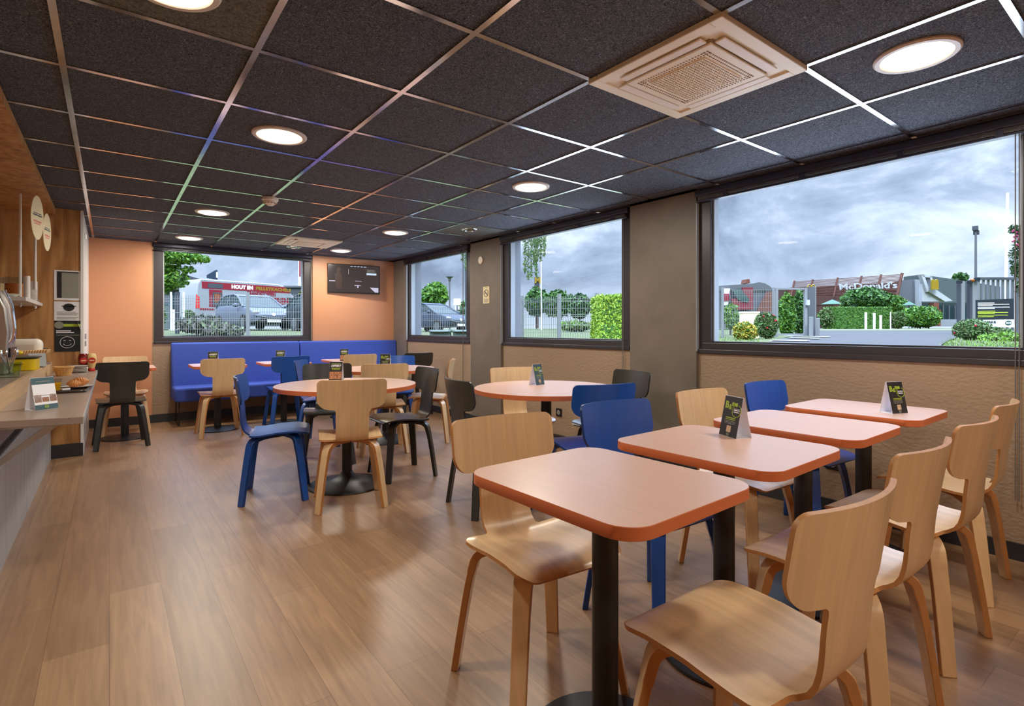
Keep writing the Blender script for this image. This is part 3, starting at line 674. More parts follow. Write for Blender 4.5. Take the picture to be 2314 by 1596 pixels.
TB = [
 (0, 1.085, 1.01, 2, 'square salmon table nearest the camera with a bare top'),
 (0, 1.737, 1.05, 2, 'square salmon table holding a card lettered in lime, second from the camera'),
 (0, 2.405, 1.08, 1.5, 'square salmon table with a bare glaring top, third from the camera'),
 (0, 3.09, 1.09, 1.5, 'square salmon table by the wall under the big window, with a white edged card'),
 (0, .13, 6.95, 0, 'square table at the far left between a black and a birch chair'),
 (0, .985, 6.87, 0, 'square table at the left end of the blue bench'),
 (0, 1.70, 6.87, 0, 'square table at the blue bench before the seam of its two sections'),
 (0, 2.49, 6.87, 0, 'square table at the right section of the blue bench'),
 (1, 1.40, 3.87, 0, 'round salmon table left of centre with the brochure card showing pastries'),
 (1, 2.425, 2.81, 0, 'round salmon table before the beige wall under the middle window'),
 (1, 2.28, 5.18, 0, 'round salmon table farthest back, between blue and birch chairs')]
use = {}
for r_, x, y, h, lab in TB:
    s = tr_ if r_ else ts
    t = dup(s) if r_ in use else s; use[r_] = 1
    t.location = (x, y, 0); t.rotation_euler = (0, 0, R(h)); t['label'] = lab

# ------------------------------------------------------------------ tent cards
def tent(kind, x, y, z, ang, label, dark='print_dark'):
    """front face looks along local -y"""
    o = thing('table_card', label, 'table card', (x, y, z), R(ang), 'folded promotional table cards')
    w_, d, h, th = .1, .068, .15, .0008
    b = MB()
    for s in (-1, 1):
        b.add([(-w_ / 2, s * d / 2, 0), (w_ / 2, s * d / 2, 0), (w_ / 2, s * .002, h), (-w_ / 2, s * .002, h), (-w_ / 2, s * (d / 2 - th), 0), (w_ / 2, s * (d / 2 - th), 0), (w_ / 2, s * (.002 - th), h), (-w_ / 2, s * (.002 - th), h)],
              [(0, 1, 2, 3), (7, 6, 5, 4), (0, 4, 5, 1), (3, 2, 6, 7), (0, 3, 7, 4), (1, 5, 6, 2)])
    b.box((-w_ / 2, -d / 2, 0), (w_ / 2, d / 2, th)); b.build('folded_card', 'paper', o, smooth=0)
    X = fr((0, -d / 2 - .0004, 0), (1, 0, 0), (0, d / 2 - .002, h))
    Lh = math.hypot(d / 2 - .002, h)
    p = MB().box((-w_ / 2 + .0005, .001, 0), (w_ / 2 - .0005, Lh - .001, .0005), 0, X).build('printed_face', dark, o, smooth=0)
    X2 = X @ Matrix.Translation((0, 0, .0006))
    def bar(bs, m, nm): 
        q = MB()
        for (cx, cy, ww, hh) in bs: q.box((cx - ww / 2, cy - hh / 2, 0), (cx + ww / 2, cy + hh / 2, .0003), 0, X2)
        q.build(nm, m, p, smooth=0)
    def logo(cx, cy, r, m1='grey_print', m2='print_dark'):
        MB().tube([(cx + r * math.cos(2 * math.pi * k / 20), cy + r * math.sin(2 * math.pi * k / 20), .0002) for k in range(20)], r * .16, 4, 0, X2, True).build('logo_ring', m1, p)
        text('logo_letters', 'B&B', r * .8, m1, p, X2 @ Matrix.Translation((cx, cy, .0002)), .0002)
    if kind == 'bme':
        text('lettering', 'B', .036, 'lime', p, X2 @ Matrix.Translation((-.031, .118, 0)), .0012)
        text('lettering', '&', .028, 'lime', p, X2 @ Matrix.Translation((-.011, .112, 0)), .0002)
        text('lettering', 'me', .026, 'lime', p, X2 @ Matrix.Translation((.012, .126, 0)), .0012)
        MB().tube([(.027 + .0235 * math.cos(R(a)), .101 + .0235 * math.sin(R(a)), .0003) for a in range(-225, 70, 10)], .0013, 4, 0, X2).build('ring_print', 'lime', p)
        bar([(.027, .108, .034, .0018), (.027, .103, .034, .003), (.027, .096, .032, .003)], 'paper', 'slogan_lines')
        bar([(0, .072, .055, .003), (0, .066, .055, .0022)], 'lime', 'caption_lines')
        bar([(0, .060, .06, .0016), (0, .055, .06, .0016), (0, .050, .055, .0016)], 'grey_print', 'small_print')
        bar([(0, .030, .024, .024)], 'kraft', 'pale_square')
        logo(0, .010, .0065)
    elif kind == 'offert':
        bar([(0, .136, .066, .003)], 'lime', 'caption_lines')
        text('lettering', 'OFFERT', .022, 'paper', p, X2 @ Matrix.Translation((0, .119, 0)), .0009, shear=.15)
        bar([(0, .103, .066, .0028), (0, .097, .066, .0028), (0, .091, .06, .0028)], 'lime', 'caption_lines')
        bar([(-.031, .045, .03, .058), (.0005, .031, .03, .03), (.0005, .062, .03, .024), (.032, .045, .03, .058)], 'food_print', 'pastry_pictures')
    else:
        bar([(0, .046, .099, .042)], 'paper', 'pale_band'); bar([(0, .095, .099, .052)], 'paper', 'pale_band')
        bar([(0, .134, .06, .003)], 'grey_print', 'caption_lines')
        bar([(-.032, .054, .03, .036), (.0, .048, .03, .022), (.033, .054, .03, .036)], 'food_print', 'pastry_pictures')
        logo(0, .015, .008, 'lime')
    return o
def yawfrom(ax, ay, bx, by): return math.degrees(math.atan2(by - ay, bx - ax))
tent('bme', 1.838 + .057, 1.08 + .02, TH, yawfrom(1.885, 1.127, 1.847, 1.034) , 'black lime lettered card on the second square table, white side right')
tent('bme', 3.045, .945, TH, yawfrom(2.99, .926, 3.072, .897), 'black lime lettered card on the table under the big window, white side left')
tent('bme', 2.485, 2.985, TH, yawfrom(2.447, 2.938, 2.545, 2.96), 'grey green card with lime letters on the round table by the wall', 'print_teal')
tent('offert', 1.42, 4.16, TH, -48 + 15, 'dark card with pastry pictures on the round table left of centre')
tent('offert', .93, 6.80, TH, -16, 'dark card on the leftmost bench table, above a birch chair back')
tent('offert', 1.63, 6.74, TH, -20, 'dark card on the middle bench table, above a blue chair back')
tent('offert', 2.38, 6.68, TH, -22, 'dark card on the right bench table, left of a birch chair back')
tent('bme', 2.26, 5.14, TH, -34, 'black card with lime letters on the farthest round table')
tent('counter', -.255, 3.345, .77, yawfrom(-.278, 3.275, -.224, 3.319), 'white and teal card with pastry pictures on the counter corner', 'print_teal')

# ================================================================== BENCH
def bench(x0, x1, label):
    o = thing('bench', label, 'bench', ((x0 + x1) / 2, 7.5, 0), 0, 'blue upholstered benches'); h = (x1 - x0) / 2 - .004
    MB().box((-h, -.22, .285), (h, .16, .455)).build('seat', 'fabric', o, bev=(.028, 4))
    y = MB().add([(-h, .14, .285), (h, .14, .285), (h, .30, .285), (-h, .30, .285), (-h, .19, .975), (h, .19, .975), (h, .30, .975), (-h, .30, .975)],
                 [(0, 3, 2, 1), (4, 5, 6, 7), (0, 1, 5, 4), (1, 2, 6, 5), (2, 3, 7, 6), (3, 0, 4, 7)]); y.build('backrest', 'fabric', o, bev=(.024, 4))
    for s in (-1, 1):
        x = s * (h - .05)
        MB().tube([(x, -.16, .29), (x, -.16, .012), (x, -.155, .007), (x, .21, .007), (x, .215, .012), (x, .215, .29)], .007, 8).build('leg', 'steel', o)
bench(.60, 2.115, 'left section of the blue upholstered bench below the back window')
bench(2.115, 3.57, 'right section of the blue upholstered bench below the television')

# ================================================================== BREAKFAST COUNTER
o = thing('breakfast_counter', 'grey panelled breakfast counter along the left wall with a stone look worktop', 'counter', (-.41, 4.2, 0))
def L(*p): return (p[0] + .41, p[1] - 4.2, p[2])
MB().box(L(-.43, 1.2, 0.0), L(-.41, 6.186, .56)).box(L(-.43, 1.2, .60), L(-.41, 6.186, .742)).build('front_panel', 'greyoak', o, smooth=0)
MB().box(L(-.43, 1.2, .50), L(-.398, 6.186, .562)).build('bumper_rail', 'greyrail', o, smooth=0, bev=(.006, 2))
MB().box(L(-.432, 1.2, .555), L(-.42, 6.186, .61)).build('shadow_gap', 'steel', o, smooth=0)
MB().add([L(-.43, 3.03, .74), L(-.09, 2.945, .74), L(-.09, 6.186, .74), L(-.43, 6.186, .74), L(-.43, 3.03, .77), L(-.09, 2.945, .77), L(-.09, 6.186, .77), L(-.43, 6.186, .77)],
         [(0, 3, 2, 1), (4, 5, 6, 7), (0, 1, 5, 4), (1, 2, 6, 5), (2, 3, 7, 6), (3, 0, 4, 7)]).build('worktop', 'counter', o, smooth=0, bev=(.002, 2))
MB().box(L(-.0905, 2.945, .739), L(-.0865, 6.186, .771)).build('edge_trim', 'greyrail', o, smooth=0)
MB().box(L(-.42, 1.2, .77), L(-.40, 6.186, .86)).build('riser', 'oaklight', o, smooth=0)
MB().box(L(-1.39, 1.2, .835), L(-.42, 6.186, .86)).build('raised_worktop', 'counter', o, smooth=0)
MB().box(L(-1.39, 1.2, 0.0), L(-1.35, 6.186, .835)).build('back_panel', 'greyoak', o, smooth=0)
for y in (3.25, 5.6):
    MB().box(L(-.41, y - .012, .70), L(-.16, y + .012, .739)).add([L(-.41, y - .01, .52), L(-.41, y + .01, .52), L(-.41, y + .01, .55), L(-.41, y - .01, .55), L(-.19, y - .01, .70), L(-.19, y + .01, .70), L(-.22, y + .01, .715), L(-.22, y - .01, .715)],
        [(0, 1, 5, 4), (1, 2, 6, 5), (2, 3, 7, 6), (3, 0, 4, 7), (0, 3, 2, 1), (4, 5, 6, 7)]).build('bracket', 'steelbright', o, smooth=0)
CT, CU = .77, .86
# posters on the oak end wall
PX = fr((0, 6.198, 0), (1, 0, 0), (0, 0, 1))
def uvw(u, v): p = ray(u, v); q = p * (6.198 / p.y); return q.x, q.z + EYE
def poster(name, label, u0, v0, u1, v1, m, group='notices on the oak wall'):
    x0, z1 = uvw(u0, v0); x1, z0 = uvw(u1, v1); cx, cz = (x0 + x1) / 2, (z0 + z1) / 2
    o = thing(name, label, 'notice', (cx, 6.198, cz), 0, group); w_, h_ = x1 - x0, z1 - z0
    MB().box((-w_ / 2, -.002, -h_ / 2), (w_ / 2, 0, h_ / 2)).build('sheet', m, o, smooth=0); return o, w_, h_
def ins(o, name, m, rects, w_, h_, y=-.0032):
    b = MB()
    for (a, b0, c, d) in rects: b.box(((a - .5) * w_, y, (.5 - d) * h_), ((c - .5) * w_, -.002, (.5 - b0) * h_))
    return b.build(name, m, o, smooth=0)
o, w_, h_ = poster('wall_notice', 'top notice on the oak wall, mostly a blank grey sheet', 122, 610, 187, 680, 'paper')
ins(o, 'grey_print_area', 'grey_print', [(.27, .08, .86, .92)], w_, h_); ins(o, 'dark_print_band', 'print_dark', [(.1, .04, .26, .92), (.26, .04, .86, .08)], w_, h_)
o, w_, h_ = poster('wall_notice', 'middle notice on the oak wall with a drawing of a cooking pot', 122, 681, 187, 725, 'paper')
b = MB().prism([(.11 * w_ + .2 * w_ * math.cos(2 * math.pi * k / 24) - .1 * w_, .2 * h_ + .2 * h_ * math.sin(2 * math.pi * k / 24)) for k in range(24)], 0, .001, 0, None, fr((0, -.002, 0), (1, 0, 0), (0, 0, 1)))
b.box((-.24 * w_, -.003, .24 * h_), (.27 * w_, -.002, .28 * h_)); b.build('pot_drawing', 'print_dark', o, smooth=0)
ins(o, 'text_lines', 'grey_print', [(.1, .54, .75, .57), (.1, .61, .85, .64), (.1, .68, .8, .71), (.1, .82, .85, .85), (.1, .89, .75, .92)], w_, h_)
o, w_, h_ = poster('smiley_poster', 'dark green poster with a smiling face and curling corner on the oak wall', 123, 725, 183, 794, 'signdark')
ins(o, 'lime_band', 'lime', [(0, .1, 1, .19)], w_, h_)
ins(o, 'white_headline', 'paper', [(.06, .31, .62, .345), (.06, .365, .74, .40)], w_, h_); ins(o, 'small_print', 'grey_print', [(.06, .46, .95, .475)], w_, h_)
X = fr((-.02 * w_, -.0026, -.2 * h_), (1, 0, 0), (0, 0, 1))
MB().tube([(.05 * math.cos(2 * math.pi * k / 32), .05 * math.sin(2 * math.pi * k / 32), 0) for k in range(32)], .0022, 5, 0, X, True).tube([(.03 * math.cos(R(a)), -.003 + .026 * math.sin(R(a)), 0) for a in range(200, 341, 10)], .002, 5, 0, X).tube([(-.028, .012, 0), (-.02, .017, 0), (-.012, .013, 0)], .002, 5, 0, X).tube([(.012, .013, 0), (.02, .017, 0), (.028, .012, 0)], .002, 5, 0, X).build('smiley_face', 'paper', o)
MB().lathe([(.032, 0), (.032, .002), (0, .002)], 24, 0, fr((-.33 * w_, -.002, .36 * h_), (1, 0, 0), (0, 0, 1))).build('round_logo', 'grey_print', o)
MB().add([(w_ * .5, -.001, .5 * h_), (w_ * .34, -.001, .5 * h_), (w_ * .5, -.001, .2 * h_), (w_ * .37, -.03, .47 * h_), (w_ * .47, -.03, .25 * h_)], [(0, 2, 4, 3, 1)], 0).build('curled_corner', 'paper', o)
# hanging shelf
o = thing('hanging_shelf', 'pale shelf hung on white rods over the coffee counter', 'shelf', (-.62, 5.6, 1.345))
MB().box((-.30, -.58, 0), (.155, .59, .028)).build('shelf_board', 'shelf', o, smooth=0, bev=(.002, 2))
for x, y in ((.085, -.18), (.13, .30), (-.25, -.18), (-.25, .30)):
    r_ = MB().cyl((x, y, -.02), (x, y, 2.165 - 1.345), .009, n=12).build('rod', 'rod', o); MB().ball((x, y, -.022), .011, 10).build('rod_knob', 'chrome', r_)
SZ = 1.373
def jar(x, y, fill, label, h=.15, r=.05, name='cereal_jar', cat='jar'):
    o = thing(name, label, cat, (x, y, SZ)); MB().lathe([(r, 0), (r, h), (r * .96, h), (r * .96, .004), (0, .004)], 24).build('jar_glass', 'clear', o)
    MB().lathe([(0, .0045), (r * .92, .0045), (r * .92, h * .7), (0, h * .72)], 20).build('contents', fill, o); return o
jar(-.575, 5.50, 'cereal', 'clear jar of orange cereal behind the near shelf rod', .17, .055)
jar(-.655, 5.30, 'bread2', 'clear jar with brown contents at the near end of the hanging shelf', .15, .05)
o = thing('paper_cup_stack', 'stack of white wrapped tubes standing beside the cereal jar', 'cups', (-.515, 5.62, SZ)); MB().cyl((0, 0, 0), (0, 0, .19), .018, n=16).build('tube_stack', 'china', o); MB().cyl((.0, .04, 0), (0, .04, .19), .016, n=16).build('tube_stack', 'signcream', o)
for k in range(7):
    o = MB().lathe([(.03, 0), (.05, .010), (.052, .012), (.046, .010), (0, .004)], 24).build('saucer', 'china', loc=(-.515, 5.78, SZ + k * .0135))
    tag(o, 'white saucer in the stack at the far end of the hanging shelf', 'saucer', 'stacked saucers on the shelf')
o = thing('napkin_holder', 'white napkins standing above the stacked saucers on the shelf', 'napkins', (-.50, 5.93, SZ)); MB().box((-.03, -.03, 0), (.03, .03, .02)).build('holder_base', 'steelbright', o, smooth=0); MB().box((-.02, -.025, .02), (.02, .025, .17)).build('napkin_stack', 'paper', o, smooth=0)
o = thing('serving_dish', 'shallow pale dish at the near end of the hanging shelf', 'dish', (-.575, 5.13, SZ)); MB().lathe([(.04, 0), (.075, .02), (.078, .022), (.07, .02), (0, .006)], 28).build('dish', 'china', o)
# hanging oval signs
def oval(u, v, d, w_, h_, ang, label):
    p = at(u, v, d); o = thing('hanging_sign', label, 'sign', p, R(ang), 'cream oval signs hung from the canopy')
    X = fr((0, 0, 0), (1, 0, 0), (0, 0, 1))
    MB().prism([(w_ / 2 * math.cos(2 * math.pi * k / 36), h_ / 2 * math.sin(2 * math.pi * k / 36)) for k in range(36)], -.002, .002, 0, None, X).build('oval_board', 'signcream', o)
    MB().cyl((0, 0, h_ / 2), (0, 0, 2.165 - p.z), .0012, n=5).build('thread', 'cord', o)
    MB().box((-w_ * .36, .012, .0022), (w_ * .36, .022, .003), 0, X).box((-w_ * .3, .028, .0022), (w_ * .3, .034, .003), 0, X).build('dark_lettering', 'print_dark', o, smooth=0)
    MB().box((-w_ * .3, -.035, .0022), (w_ * .3, -.022, .003), 0, X).box((-w_ * .22, -.05, .0022), (w_ * .22, -.042, .003), 0, X).build('pink_lettering', 'pink', o, smooth=0)
oval(84, 492, 3.98, .20, .33, 74, 'larger cream oval sign hanging before the second shelf rod')
oval(106, 525, 4.27, .20, .30, 80, 'narrow looking cream oval sign hanging nearest the oak wall')
# things on the raised worktop
o = thing('coffee_machine', 'tall silver coffee machine cut by the left edge of the photo', 'coffee machine', (-.60, 4.72, CU))
sec = [(-.14, 0), (.085, 0), (.09, .10), (.10, .27), (.085, .42), (.05, .52), (-.02, .58), (-.14, .58)]
MB().prism(sec, -.16, .16, 0, None, fr((0, 0, 0), (1, 0, 0), (0, 0, 1))).build('machine_body', 'steelbright', o, bev=(.012, 3))
MB().box((.085, -.14, .11), (.104, .14, .17)).build('drip_ledge', 'blackp', o, smooth=0, bev=(.004, 2))
MB().tube([(.098, -.13, .2), (.112, -.13, .23), (.118, -.13, .30), (.104, -.13, .44), (.07, -.13, .53)], .012, 10).build('chrome_trim', 'chrome', o)
MB().box((.0, -.15, .0), (.12, .15, .012)).build('drip_tray', 'chrome', o, smooth=0)
o = thing('cutlery_glass', 'square greenish glass tumbler holding metal cutlery', 'glass', (-.475, 4.34, CU), R(20))
MB().lathe([(.045, 0), (.055, .09), (.052, .09), (.042, .012), (0, .01)], 24).build('tumbler', 'tumbler', o)
for k, (a, t_) in enumerate([(20, .3), (95, .42), (150, .35), (215, .5), (300, .38), (340, .2)]):
    d = Vector((math.cos(R(a)) * math.sin(t_), math.sin(R(a)) * math.sin(t_), math.cos(t_))); c0 = Vector((0, 0, .016)) - Vector((d.x, d.y, 0)) * .02
    e = MB().tube([c0, c0 + d * .13], .0035, 6).ball(c0 + d * .14, (.011, .011, .02), 10).build('spoon' if k % 2 else 'knife', 'chrome', o)
o = thing('casserole_dish', 'yellow enamel casserole full of bread slices on the raised worktop', 'casserole', (-.50, 5.06, CU), R(88))
MB().prism(rrect(.26, .19, .05, 6), 0, .085, 0, None, None, .006).build('pot_body', 'yellow', o); MB().prism(rrect(.29, .21, .06, 6), .085, .093).build('pot_rim', 'blackp', o)
for s in (-1, 1): MB().box((s * .14 - .025, -.04, .05), (s * .14 + .025, .04, .062)).build('pot_handle', 'yellow', o, smooth=0, bev=(.005, 2))
for k in range(11):
    q = MB().box((-.006, -.06, 0), (.006, .06, .03)).build('bread_slice', 'bread2', loc=at(45 + 6.2 * k, 797, 4.05 + .022 * k), bev=(.004, 2)); q.rotation_euler = (0, R(14), R(-6)); q.location.z = CU + .0935
    tag(q, 'slice of brown bread in the row standing in the yellow casserole', 'bread', 'bread slices in the casserole')
o = thing('lemon', 'half yellow lemon lying at the near end of the bread row', 'lemon', at(38, 800, 3.95)); o.location.z = CU + .094; MB().ball((0, 0, .016), (.035, .03, .02), 14).build('lemon_skin', 'yellow', o)
o = thing('toaster', 'pale grey toaster with rounded top by the oak wall', 'toaster', (-.60, 5.72, CU)); MB().box((-.17, -.10, .02), (.17, .10, .21)).build('toaster_body', 'cream2', o, bev=(.045, 5)); MB().box((-.13, -.03, .208), (.13, -.012, .212)).build('toast_slot', 'blackp', o, smooth=0); MB().box((.17, -.02, .12), (.20, .02, .135)).build('lever', 'chrome', o, smooth=0)
for x in (-.12, .12): MB().box((x - .02, -.08, 0), (x + .02, .08, .022)).build('foot', 'blackp', o, smooth=0)
o = thing('napkin_pack', 'fanned white and grey napkins beside the yellow casserole', 'napkins', (-.435, 5.33, CU), R(15))
for k in range(7): MB().box((-.05, k * .012 - .04, 0), (.05, k * .012 - .034, .10), 0, Matrix.Rotation(R(-14), 4, 'X')).build('napkin', 'paper' if k % 2 else 'greyrail', o, smooth=0)
o = thing('serving_knife', 'steel knife resting on the raised worktop edge', 'knife', (-.435, 5.62, CU + .002), R(70)); MB().box((-.1, -.008, .001), (.04, .008, .004)).build('blade', 'chrome', o, smooth=0); MB().box((.04, -.009, -.001), (.13, .009, .011)).build('handle', 'steelbright', o, smooth=0)
# things on the lower worktop
o = thing('bread_basket', 'small round wicker basket on the worktop by the oak wall', 'basket', (-.295, 5.62, CT)); o.scale = (.72, .72, .72)
b = MB()
for k in range(9):
    z = .006 + k * .010; r_ = .062 + .022 * k / 8
    b.tube([(r_ * math.cos(2 * math.pi * i / 36), r_ * math.sin(2 * math.pi * i / 36), z + .0025 * math.sin(i * math.pi + k * math.pi)) for i in range(36)], .0055, 6, 0, None, True)
b.lathe([(.06, 0), (.06, .006), (0, .006)], 24); b.build('woven_body', 'wicker', o)
MB().tube([(.088 * math.cos(2 * math.pi * i / 36), .088 * math.sin(2 * math.pi * i / 36), .096) for i in range(36)], .008, 8, 0, None, True).build('rim', 'wicker', o)
for k in range(5):
    q = MB().lathe([(.045, 0), (.075, .008), (.077, .010), (.07, .009), (0, .003)], 28).build('plate', 'china', loc=(-.225, 5.95, CT + k * .0125)); tag(q, 'white plate in the low stack behind the wicker basket', 'plate', 'stacked plates on the worktop')
def sauce(x, y, m, cap, label):
    o = thing('sauce_bottle', label, 'sauce bottle', (x, y, CT), R(-10), 'squeezy sauce bottles')
    MB().lathe([(.022, 0), (.026, .004), (.026, .022), (.022, .028)], 24).build('cap', cap, o)
    MB().lathe([(.022, .028), (.028, .045), (.036, .09), (.037, .125), (.030, .15), (.024, .158), (0, .158)], 28).build('bottle_body', m, o)
    MB().lathe([(.026, 0), (.026, .0025), (0, .0025)], 24, 0, fr((.010, -.036, .098), (1, .25, 0), (0, -.12, 1))).build('label_disc', 'red', o)
    MB().box((-.017, -.005, .0026), (.017, .005, .0034), 0, fr((.010, -.036, .098), (1, .25, 0), (0, -.12, 1))).build('label_lettering', 'signcream', o, smooth=0)
sauce(-.185, 6.08, 'ketchup', 'greencap', 'dark red ketchup bottle standing on its cap at the far worktop end')
sauce(-.128, 6.08, 'mayo', 'red', 'cream coloured sauce bottle standing on its red cap at the worktop edge')
o = thing('serving_tray', 'dark brown tray holding breakfast on the worktop', 'tray', (-.20, 4.27, CT), R(86)); MB().prism(rrect(.40, .20, .03), 0, .006).build('tray_base', 'trayblack', o); MB().tube([(x, y, .010) for x, y in rrect(.40, .20, .03)], .005, 6, 0, None, True).build('tray_rim', 'trayblack', o)
o = thing('juice_glass', 'short clear tumbler of orange juice behind the white card', 'glass', (-.262, 4.18, CT + .007)); MB().lathe([(.028, 0), (.036, .075), (.0345, .075), (.0265, .004), (0, .004)], 24).build('tumbler', 'clear', o); MB().lathe([(0, .0045), (.0262, .0045), (.032, .052), (0, .052)], 24).build('juice', 'juice', o)
o = thing('pastry_plate', 'white plate under the croissants on the tray', 'plate', (-.165, 4.33, CT + .007)); MB().lathe([(.05, 0), (.08, .010), (.085, .013), (.076, .011), (0, .004)], 32).build('plate', 'china', o)
def croissant(x, y, z, a, s, label, name='croissant'):
    o = thing(name, label, 'pastry', (x, y, z), R(a)); b = MB(); pts = []; n = 9
    for i in range(n):
        t = i / (n - 1) * 2 - 1; b.ball((t * .055 * s, .022 * t * t * s, .026 * s), (.013 * s + .006, (.030 * (1 - t * t) + .008) * s, (.026 * (1 - t * t) + .006) * s), 12)
    b.build('crust', 'bread', o); o.scale = (.72, .72, .8)
croissant(-.150, 4.38, CT + .018, 20, 1.15, 'larger golden croissant on the white plate')
croissant(-.178, 4.30, CT + .018, -15, .85, 'smaller flaky pastry in front of the croissant on the plate', 'pastry')
o = thing('butter_packet', 'small white butter packet lying on the tray beside the juice', 'packet', (-.215, 4.21, CT + .007), R(30)); MB().box((-.022, -.016, 0), (.022, .016, .012)).build('wrapper', 'paper', o, bev=(.003, 2)); MB().box((-.018, -.012, .0121), (.018, .012, .0128)).build('foil_lid', 'signyellow', o, smooth=0)
# ================================================================== OUTSIDE
def interp(x, xs, ys_):
    if x <= xs[0]: return ys_[0]
    for i in range(len(xs) - 1):
        if x <= xs[i + 1]: return ys_[i] + (ys_[i + 1] - ys_[i]) * (x - xs[i]) / (xs[i + 1] - xs[i])
    return ys_[-1]
def sst(a, b, x): t = min(1, max(0, (x - a) / (b - a))); return t * t * (3 - 2 * t)
def gz(x, y):
    r = math.hypot(x, y); az = math.degrees(math.atan2(x, y))
    back = interp(r, [8.6, 10.5, 13, 18, 23, 40, 300], [-.05, .45, .82, .98, 1.1, 1.13, 1.15])
    mid = interp(r, [8, 15, 17.5, 25, 60, 300], [.05, .1, .75, 1.0, 1.1, 1.15])
    rt = interp(r, [4.6, 10, 13, 17, 20, 30, 45, 60, 120, 300], [-.05, .6, .78, .84, .83, .98, 1.10, 1.16, 1.2, 1.2])
    a, b = sst(17.5, 22.5, az), sst(33, 36.5, az)
    return (back * (1 - a) + mid * a) * (1 - b) + rt * b
def hit(u, v):
    p = ray(u, v); t = 4.0
    for _ in range(6000):
        q = p * t
        if q.z + EYE <= gz(q.x, q.y): return Vector((q.x, q.y, gz(q.x, q.y)))
        t *= 1.002
        if t > 250: break
    q = p * 200; return Vector((q.x, q.y, gz(q.x, q.y)))
def gnd(u, d): p = at(u, HOR, d); return Vector((p.x, p.y, gz(p.x, p.y)))
b = MB(); azs = [-12 + 1.5 * i for i in range(76)]; rs = [3.9, 5, 6.5, 8, 9, 10, 11.5, 13, 15, 17, 20, 25, 30, 38, 48, 60, 80, 120, 200, 300]
for a in azs:
    for r in rs:
        x, y = r * math.sin(R(a)), r * math.cos(R(a)); z = gz(x, y)
        b.V.append(Vector((x, y, z - (0.25 if (x < XR + .6 and y < YB + .6) else 0) - (0.9 if (x < XR + .1 and y < YB + .1) else 0))))
n = len(rs)
for i in range(len(azs) - 1):
    for j in range(n - 1): b.F.append([i * n + j, i * n + j + 1, (i + 1) * n + j + 1, (i + 1) * n + j]); b.M.append(0)
# keep only the ground outside the building walls
keep = [k for k, f in enumerate(b.F) if all(b.V[i].x > XR + .26 or b.V[i].y > YB + .26 for i in f)]
b.F = [b.F[k][::-1] for k in keep]; b.M = [0] * len(keep)
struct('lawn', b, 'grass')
def patch(name, cs, m, lift, nu=16, nv=10):
    A, B, C, D = [hit(*c) if len(c) == 2 else Vector(c) for c in cs]; b = MB()
    for i in range(nu + 1):
        for j in range(nv + 1):
            s, t = i / nu, j / nv; q = (A * (1 - s) + B * s) * (1 - t) + (D * (1 - s) + C * s) * t
            b.V.append(Vector((q.x, q.y, gz(q.x, q.y) + lift)))
    for i in range(nu):
        for j in range(nv):
            k = i * (nv + 1) + j; b.F.append([k, k + nv + 1, k + nv + 2, k + 1]); b.M.append(0)
    return struct(name, b, m)
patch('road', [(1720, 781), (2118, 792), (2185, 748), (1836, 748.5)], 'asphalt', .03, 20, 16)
patch('kerb', [(1836, 748.6), (2185, 748.3), (2185, 747.2), (1840, 747.3)], 'kerb', .06, 20, 2)
for k, (a, b_, c, d) in enumerate([((1770, 762.5), (1868, 765.5), (1878, 764), (1782, 761.3)), ((1778, 768), (1850, 770), (1856, 768), (1786, 766.4)), ((1738, 774), (1822, 776), (1832, 773.3), (1748, 772))]):
    o = patch('crosswalk_stripe', [a, b_, c, d], 'roadpaint', .05, 6, 2); del o['kind']; tag(o, ['far', 'middle', 'nearest'][k] + ' white crossing stripe painted on the road outside the big window', 'road marking', 'crossing stripes')

b = MB()
for i in range(13):
    for j in range(41):
        x, y = XR + .27 + i * .42, -4 + j * .28; b.V.append(Vector((x, y, gz(x, y) + .02)))
for i in range(12):
    for j in range(40): k = i * 41 + j; b.F.append([k, k + 41, k + 42, k + 1]); b.M.append(0)
struct('paving', b, 'paving')
RND = random.Random(7)
def leaves(b, c, rad, n, size, *a, **k):
    _leaves(b, c, rad, int(n * 1.7) if n > 1 else n, size * (.68 if n > 1 else 1), *a, **k)
def _leaves(b, c, rad, n, size, m=0, shell=.55, box=False, m2=None, flat=1.0):
    for _ in range(n):
        if box:
            p = Vector([RND.uniform(-1, 1) for _ in range(3)]); k = RND.randrange(3)
            p[k] = math.copysign(RND.uniform(.86, 1.02), p[k])
        else:
            p = Vector((RND.gauss(0, 1), RND.gauss(0, 1), RND.gauss(0, 1))).normalized() * (shell + (1 - shell) * RND.random() ** .5)
            p *= 1 + .22 * mnoise.noise(p * 2.3 + Vector(c))
        p = Vector((c[0] + p.x * rad[0], c[1] + p.y * rad[1], c[2] + p.z * rad[2]))
        a = Vector((RND.gauss(0, 1), RND.gauss(0, 1), RND.gauss(0, 1) * flat)).normalized(); q = a.orthogonal().normalized(); q.rotate(Matrix.Rotation(RND.random() * 6.28, 3, a)); w = a.cross(q)
        s = size * RND.uniform(.6, 1.3)
        b.add([p - q * s, p + w * s * .45 + a * s * .12, p + q * s, p - w * s * .45 + a * s * .12], [(0, 1, 2, 3)], m if (m2 is None or RND.random() < .7) else m2)
